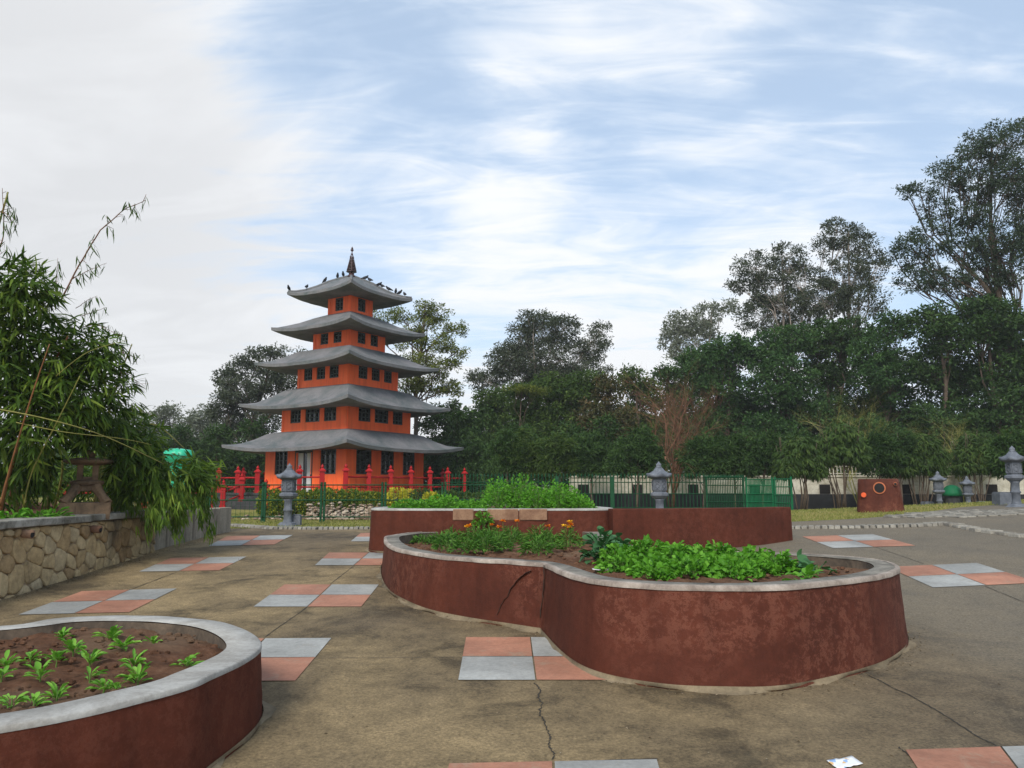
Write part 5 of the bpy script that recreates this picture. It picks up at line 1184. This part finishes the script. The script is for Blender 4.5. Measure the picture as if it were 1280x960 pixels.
# ---------------------------------------------------------------- trees
def curve(a,b,k,amp):
    out=[]
    for i in range(k+1):
        t=i/k; p=a.lerp(b,t); w=math.sin(t*PI)*amp; out.append(p+Vector((noise.noise(a*3+Vector((t*2,0,0)))*w,noise.noise(a*3+Vector((0,t*2,5)))*w,w*.25)))
    return out
def tree(label,cat,group,Y,bpx,lobes,mat,L=(.14,.24),Wr=.42,dens=1.0,air=.35,bark='bark',r0=.16,name='tree',droop=0.,clump=.42,limbf=(.25,.6),depth=.8,T=None,visible=True,multi=1):
    x=xat(bpx,Y); base=Vector((x,Y,H(x,Y)-.1)); t=thing(name,label,cat,base,0,group); s=Y/F
    ls=[(U(px,py,Y+rng.uniform(-.5,.5)*min(2.,rx*s)),rx*s,rz_*s) for px,py,rx,rz_ in lobes]
    top=max(ls,key=lambda q:q[0].z)[0]; cen=sum((q[0] for q in ls),Vector())/len(ls); wood=MB()
    tk=MB(); ttop=Vector((top.x*.6+cen.x*.4,top.y,top.z)); tp=curve(base,ttop,8,.35*(ttop-base).length*.12); tk.tube([p-base for p in tp],list(np.linspace(r0,r0*.22,9)),8)
    tk.build('trunk',M[bark],t,True)
    P=[];D=[];rn=[]
    for (c,rx,rz_) in ls:
        f_=min(.9,max(.12,(c.z-base.z)/(ttop.z-base.z)*random.uniform(*limbf)+.12)); sp0=tp[int(f_*8)]
        lc=curve(sp0,c,5,(c-sp0).length*.22); wood.tube([p-base for p in lc],list(np.linspace(r0*.30,r0*.09,6)),5)
        vol=(rx*rz_)/(clump*clump); nc=max(5,int(vol*4.2*dens))
        d=unit(rng.normal(0,1,(nc,3))); q=(air+(1-air)*rng.random(nc))**.6
        cc_=np.array(c)+d*q[:,None]*np.array([rx,rx*depth,rz_])
        for i in range(nc):
            if random.random()<.6:
                e=Vector(cc_[i]); st_=lc[random.choice((3,4,5))]; wood.tube([p-base for p in curve(st_,e,3,.15*(e-st_).length)],[r0*.10,r0*.07,r0*.05,r0*.02],4)
            k=int(rng.integers(26,52)); o=unit(rng.normal(0,1,(k,3)))*(rng.random((k,1))**.5)*clump*rng.uniform(.5,1.05)*np.array([1,1,.62])
            P.append(cc_[i]+o); D.append(unit(o)*.8+rng.normal(0,.5,(k,3))+np.array([0,0,-droop])); rn.append(np.clip(rng.beta(2,2)*.7+rng.normal(.15,.16,k),0,1))
    P=np.concatenate(P);D=np.concatenate(D);rn=np.concatenate(rn); n=len(P); Ls=rng.uniform(*L,n)
    leaves('crown',M[mat],P,D,Ls,Ls*Wr,T or T_rhomb(),t,rnd=rn,roll=.7,local=tuple(base))
    wood.build('limbs',M[bark],t,True); return n
tot=0
G1='tall trees against the sky'
tot+=tree('tall grey-green tree standing alone between the pagoda and the dark wood','tree',G1,46,672,[(678,412,32,24),(705,410,26,18),(742,432,22,22),(650,425,22,22),(632,452,26,24),(608,478,20,18),(655,462,40,30),(700,450,40,32),(735,475,34,26),(690,480,45,28),(598,470,12,10),(752,410,10,8),(660,398,14,10)],'leafA',dens=2.6,bark='palebark',air=.4,clump=.44,L=(.11,.2))
tot+=tree('tall airy tree, left of the pair rising above the dark wood','tree',G1,44,985,[(945,335,28,22),(925,352,16,14),(985,322,24,20),(965,360,32,24),(1000,350,28,22),(960,395,42,26),(1000,390,40,28)],'leafA',dens=1.8,bark='palebark',air=.5,clump=.40,L=(.11,.2))
tot+=tree('tall airy tree, right of the pair rising above the dark wood, with highest tip','tree',G1,43,1052,[(1045,292,24,20),(1030,310,14,12),(1075,310,24,20),(1062,290,14,10),(1090,335,20,18),(1055,345,34,26),(1030,375,34,26),(1075,380,36,26),(1105,325,12,9)],'leafA',dens=1.8,bark='palebark',air=.5,clump=.40,L=(.11,.2))
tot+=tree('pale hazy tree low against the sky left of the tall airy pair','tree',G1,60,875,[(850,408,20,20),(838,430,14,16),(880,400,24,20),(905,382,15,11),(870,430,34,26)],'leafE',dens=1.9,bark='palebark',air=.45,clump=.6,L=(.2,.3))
tot+=tree('tallest tree at the right edge with spreading open limbs','tree',G1,36,1268,[(1245,180,42,26),(1215,190,22,16),(1275,170,26,20),(1190,215,26,20),(1225,230,38,26),(1265,225,34,30),(1150,240,22,12),(1135,238,12,9),(1175,262,26,14),(1215,270,30,18),(1165,295,32,18),(1135,305,16,12),(1205,315,30,20),(1150,328,26,16),(1118,320,14,10),(1245,300,34,26),(1180,350,34,20),(1140,352,22,16),(1230,350,40,26),(1265,330,30,34),(1300,260,40,60)],'leafT',dens=1.5,bark='bark',air=.4,clump=.38,r0=.20,limbf=(.35,.6),L=(.12,.22),Wr=.34)
tot+=tree('spreading light green tree with visible branches just right of the pagoda roofs','tree',G1,40,512,[(548,392,18,11),(570,412,14,10),(530,405,20,12),(510,425,22,14),(545,428,24,12),(570,440,14,9),(525,452,26,12),(556,460,22,11),(500,395,16,10),(540,482,30,12),(510,478,22,14),(566,486,16,10),(530,385,14,8),(470,400,16,12)],'leafD',dens=2.0,air=.45,clump=.34,r0=.17,L=(.10,.18),limbf=(.5,.8))
tot+=tree('grey-green tree behind the pagoda on its left, tallest there','tree',G1,46,300,[(300,460,18,16),(285,475,16,16),(325,445,16,12),(350,440,14,9),(300,490,28,24),(335,475,24,22),(280,515,22,26),(320,520,40,30),(300,560,44,34),(360,470,24,22),(375,445,10,8)],'leafA',dens=2.2,air=.3,clump=.46)
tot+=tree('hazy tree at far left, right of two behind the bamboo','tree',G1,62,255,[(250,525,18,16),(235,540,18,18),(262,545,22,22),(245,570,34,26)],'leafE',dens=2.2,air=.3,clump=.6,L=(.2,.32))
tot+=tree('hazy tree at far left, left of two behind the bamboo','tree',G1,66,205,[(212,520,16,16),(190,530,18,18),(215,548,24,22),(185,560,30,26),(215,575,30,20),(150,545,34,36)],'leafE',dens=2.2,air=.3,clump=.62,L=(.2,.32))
G2='dark wood behind the white wall'
wood_=[('dark tree low beneath the hazy left trees',44,265,[(255,585,28,24),(290,590,34,26),(225,590,30,24)],'leafA'),
('dark tree behind the pagoda ground floor on its right',40,575,[(560,525,26,24),(590,540,36,30),(570,565,44,26),(610,520,22,18)],'leafB'),
('dark green tree right of the pagoda, under the tall lone tree',40,640,[(630,505,26,22),(645,535,40,28),(620,560,44,26),(610,500,20,16)],'leafC'),
('green tree with a yellowish top in the middle of the wood',38,690,[(648,488,24,8),(690,490,36,22),(665,510,34,24),(715,500,34,26),(690,540,48,34),(730,480,28,18)],'leafC'),
('brownish green tree with dry reddish leaves in the middle of the wood',37,760,[(762,490,24,20),(745,520,26,24),(775,530,24,28),(755,555,34,22)],'leafR'),
('small green tree between the dry tree and the leafless one',41,800,[(790,475,20,18),(805,495,24,24),(790,530,30,30),(815,545,24,28)],'leafC'),
('dark tree filling the gap behind the leafless tree',42,850,[(835,475,24,22),(850,505,36,30),(835,540,34,30),(865,455,24,20),(870,545,34,26)],'leafB'),
('broad dark green tree below the pale hazy tree',39,905,[(885,455,38,26),(920,440,36,24),(900,490,46,32),(935,520,44,32),(890,530,36,26)],'leafF'),
('dark green tree below the left of the airy pair',38,975,[(955,440,38,26),(990,425,34,24),(975,475,46,34),(1000,515,44,32),(960,540,40,24)],'leafF'),
('dark green tree below the right of the airy pair',39,1045,[(1025,425,36,26),(1060,420,32,24),(1040,470,46,36),(1070,510,44,32),(1030,540,44,24)],'leafB'),
('dark tree with a wide crown left of the tallest tree',37,1110,[(1090,440,34,28),(1115,410,30,20),(1110,470,44,34),(1125,515,42,32),(1090,545,40,24)],'leafF'),
('dark shaded tree directly below the tallest tree',35,1185,[(1165,400,34,22),(1190,420,40,30),(1160,455,40,32),(1195,480,46,36),(1180,530,48,30)],'leafB'),
('dark shaded tree at the right edge of the photo',34,1255,[(1240,400,42,30),(1270,420,40,40),(1250,460,48,36),(1260,510,48,36),(1225,530,36,28),(1300,480,40,60),(1225,385,30,16)],'leafB')]
for l,Y,b,lb,mt in wood_: tot+=tree(l,'tree',G2,Y,b,lb,mt,dens=2.7,air=.15,clump=.42,L=(.12,.22),Wr=.5)
tot+=tree('yellow-green sprig tree showing bright leaves above the middle of the wood','tree',G2,36.5,655,[(648,486,18,4),(672,489,14,4)],'leafD',dens=2,air=.2,clump=.22,L=(.10,.16),r0=.06)
# far wood mass so that no bare horizon shows between the trunks
n=70000; X=rng.uniform(-75,75,n); Yv=rng.uniform(62,74,n); hgt=np.array([4.2+1.4*noise.noise(Vector((x*.13,0,0)))+.9*noise.noise(Vector((x*.5,3,0))) for x in X]); hgt=hgt+np.clip((X+8)/14,0,1)*3.2; Z=.7+rng.random(n)**.9*hgt
o=leaves('far_wood',M['leafB'],np.stack([X,Yv,Z],1),randdir(n),rng.uniform(.35,.6,n),.3,T_rhomb(),roll=1); props(o,'distant dark wood closing the view behind the trees','wood',kind='stuff')
# undergrowth trees and round shrubs along the wall
G3='rounded small trees along the white wall'
row=[(634,28.5,20,'first right of the pagoda'),(655,28.7,26,'second right of the pagoda'),(700,28.3,24,'third right of the pagoda'),(742,28.6,24,'fourth right of the pagoda, below the dry tree'),(795,27.6,34,'large and round, left of the far lantern column'),(878,27.4,32,'large and round, right of the leafless tree'),(918,27.8,20,'small, second right of the leafless tree'),(952,27.5,26,'with whitish-tipped leaves, above the gate'),(1098,27.4,20,'above the pipe block'),(1125,27.8,24,'just right of the pipe block'),(1262,22.5,24,'cut by the right edge above the nearest lantern')]
for px,Y,r,l in row:
    tot+=tree('dense dark rounded small tree, '+l,'small tree',G3,Y,px,[(px-r*.35,566,r*.6,16),(px+r*.35,564,r*.6,17),(px+random.uniform(-6,6),554+random.uniform(-6,4),r*.55,13),(px-r*.5,583,r*.5,11),(px+r*.5,583,r*.5,11)],'leafB' if px not in (655,700) else 'leafC',dens=1.9,air=.45,clump=.24,L=(.12,.20),Wr=.26,r0=.05,name='small_tree',T=TF)
G4='bamboo-like clumps along the white wall'
def clumpb(px,Y,r,l,top=545):
    x=xat(px,Y); base=Vector((x,Y,H(x,Y)-.05)); t=thing('bamboo_clump',l,'bamboo',base,0,G4); s=Y/F; Cs=[];Ax=[]
    m=MB()
    for i in range(13):
        dx=random.uniform(-.8,.8)*r*s; tp=U(px,top,Y); e=Vector((x+dx*1.3,Y+random.uniform(-.5,.4),tp.z+random.uniform(-.5,.1))); st=base+Vector((dx*.3+random.uniform(-.1,.1),random.uniform(-.15,.15),0)); m.tube([p-base for p in curve(st,e,5,.25)],list(np.linspace(.022,.007,6)),5)
    m.build('culms',M['bark'],t,True)
    for lx,ly,lr,lz in ((0,0,.75,14),(-.5,16,.6,14),(.5,16,.6,14),(0,22,.9,14),(-.7,30,.4,8),(.65,30,.4,8)):
        c=np.array(U(px+lx*r,top+12+ly,Y)); n=int(420*lr); d=unit(rng.normal(0,1,(n,3))); Cs.append(c+d*(rng.random((n,1))**.4)*np.array([lr*r*s,.6,lz*s])); Ax.append(d*.6+np.array([0,-.2,-.5]))
    Cs=np.concatenate(Cs);Ax=np.concatenate(Ax); P,D,Ls,Ws,rn=fans(Cs,Ax,(4,7),(.16,.26),(.028,.042),.6); leaves('foliage',M['leafC'],P,D,Ls,Ws,TB,t,rnd=rn*.9,local=tuple(base))
clumpb(1000,26.5,28,'bamboo-like clump between the green gate and the pipe block, left of two',546)
clumpb(1050,26.7,30,'bamboo-like clump between the green gate and the pipe block, right of two',530)
clumpb(1150,28,30,'bamboo-like clump above the left small far lantern',543); clumpb(1222,28,28,'bamboo-like clump above the right small far lantern',541)
# undergrowth line
for px,Y,l in ((592,38,'first right of the pagoda'),(640,33,'second right of the pagoda'),(700,33,'below the middle of the wood'),(760,33,'under the reddish dry tree'),(820,33,'at the foot of the leafless tree'),(880,33,'behind the large round small tree'),(940,33,'behind the green gate'),(1000,33,'left behind the wall bamboo'),(1060,33,'right behind the wall bamboo'),(1120,33,'behind the pipe block'),(1180,33,'behind the small far lanterns'),(1240,32,'at the right edge'),(1290,32,'cut by the right edge'),(545,41,'behind the pagoda right corner'),(320,41,'behind the pagoda left corner'),(270,41,'behind the red stair railing'),(215,41,'behind the green wrapped object'),(380,42,'directly behind the pagoda left half'),(470,42,'directly behind the pagoda right half'),(160,40,'behind the bamboo')):
    tot+=tree('dark leafy undergrowth bush, '+l,'bush','undergrowth bushes behind the wall',Y,px,[(px-16,572+random.uniform(-10,8),26,20),(px+16,572+random.uniform(-12,8),26,20),(px,600,36,20),(px+random.uniform(-14,14),552+random.uniform(-22,8),18,14)],'leafB',dens=2.0,air=.2,clump=.42,L=(.14,.24),Wr=.4,r0=.05,name='undergrowth_bush')
# leafless brown tree
def bare(label,Y,px,top,spread,name='bare_tree',mat='drywood',n0=7,rr=.06):
    x=xat(px,Y); base=Vector((x,Y,H(x,Y)-.05)); t=thing(name,label,'tree',base,0,None); hgt=U(px,top,Y).z-base.z; tk=MB(); tw=MB()
    def grow(p,d,l,r,dep):
        q=[p]; dd=d.copy()
        for i in range(3):
            dd=(dd+Vector((random.gauss(0,.16),random.gauss(0,.16),random.gauss(.05,.1)))).normalized(); q.append(q[-1]+dd*l/3)
        (tk if dep==0 else tw).tube(q,list(np.linspace(r,r*.6,4)),5 if dep<2 else 3)
        if dep<5:
            for _ in range(random.choice((3,4)) if dep else 5):
                a=random.choice(q[1:]); e=(dd+Vector((random.gauss(0,.55),random.gauss(0,.55),random.gauss(0,.3)))).normalized(); grow(a,e,l*random.uniform(.55,.8),r*.5,dep+1)
    for i in range(n0): 
        grow(Vector((random.uniform(-.1,.1),random.uniform(-.1,.1),0)),Vector((random.uniform(-spread,spread),random.uniform(-.2,.2),1)).normalized(),hgt*.42,rr,0)
    tk.build('trunk',M[mat],t,True); tw.build('twigs',M[mat],t)
random.seed(5)
bare('leafless reddish brown tree in front of the dark wood above the far lantern',29.3,838,478,.2,n0=4,rr=.055)
bare('dry yellowish leafless bush top right, above the wall bamboo',29,1075,490,.3,'bare_bush','culm',2,.025)
bare('dry yellowish leafless bush above the small far lanterns',29,1205,500,.4,'bare_bush','culm',3,.025)
print('TREE LEAVES',tot)

# ---------------------------------------------------------------- thin morning haze
hm=bpy.data.materials.new('haze_air'); hm.use_nodes=True; ht=hm.node_tree; ht.nodes.clear()
pv=ht.nodes.new('ShaderNodeVolumePrincipled'); pv.inputs['Color'].default_value=(.93,.95,.97,1); pv.inputs['Density'].default_value=.0007; pv.inputs['Anisotropy'].default_value=.1
ou=ht.nodes.new('ShaderNodeOutputMaterial'); ht.links.new(pv.outputs[0],ou.inputs['Volume'])
m=MB(); m.box((0,650,11),(1300,1500,27)); o=m.build('haze',hm); props(o,'thin pale haze softening the far trees','haze',kind='stuff')
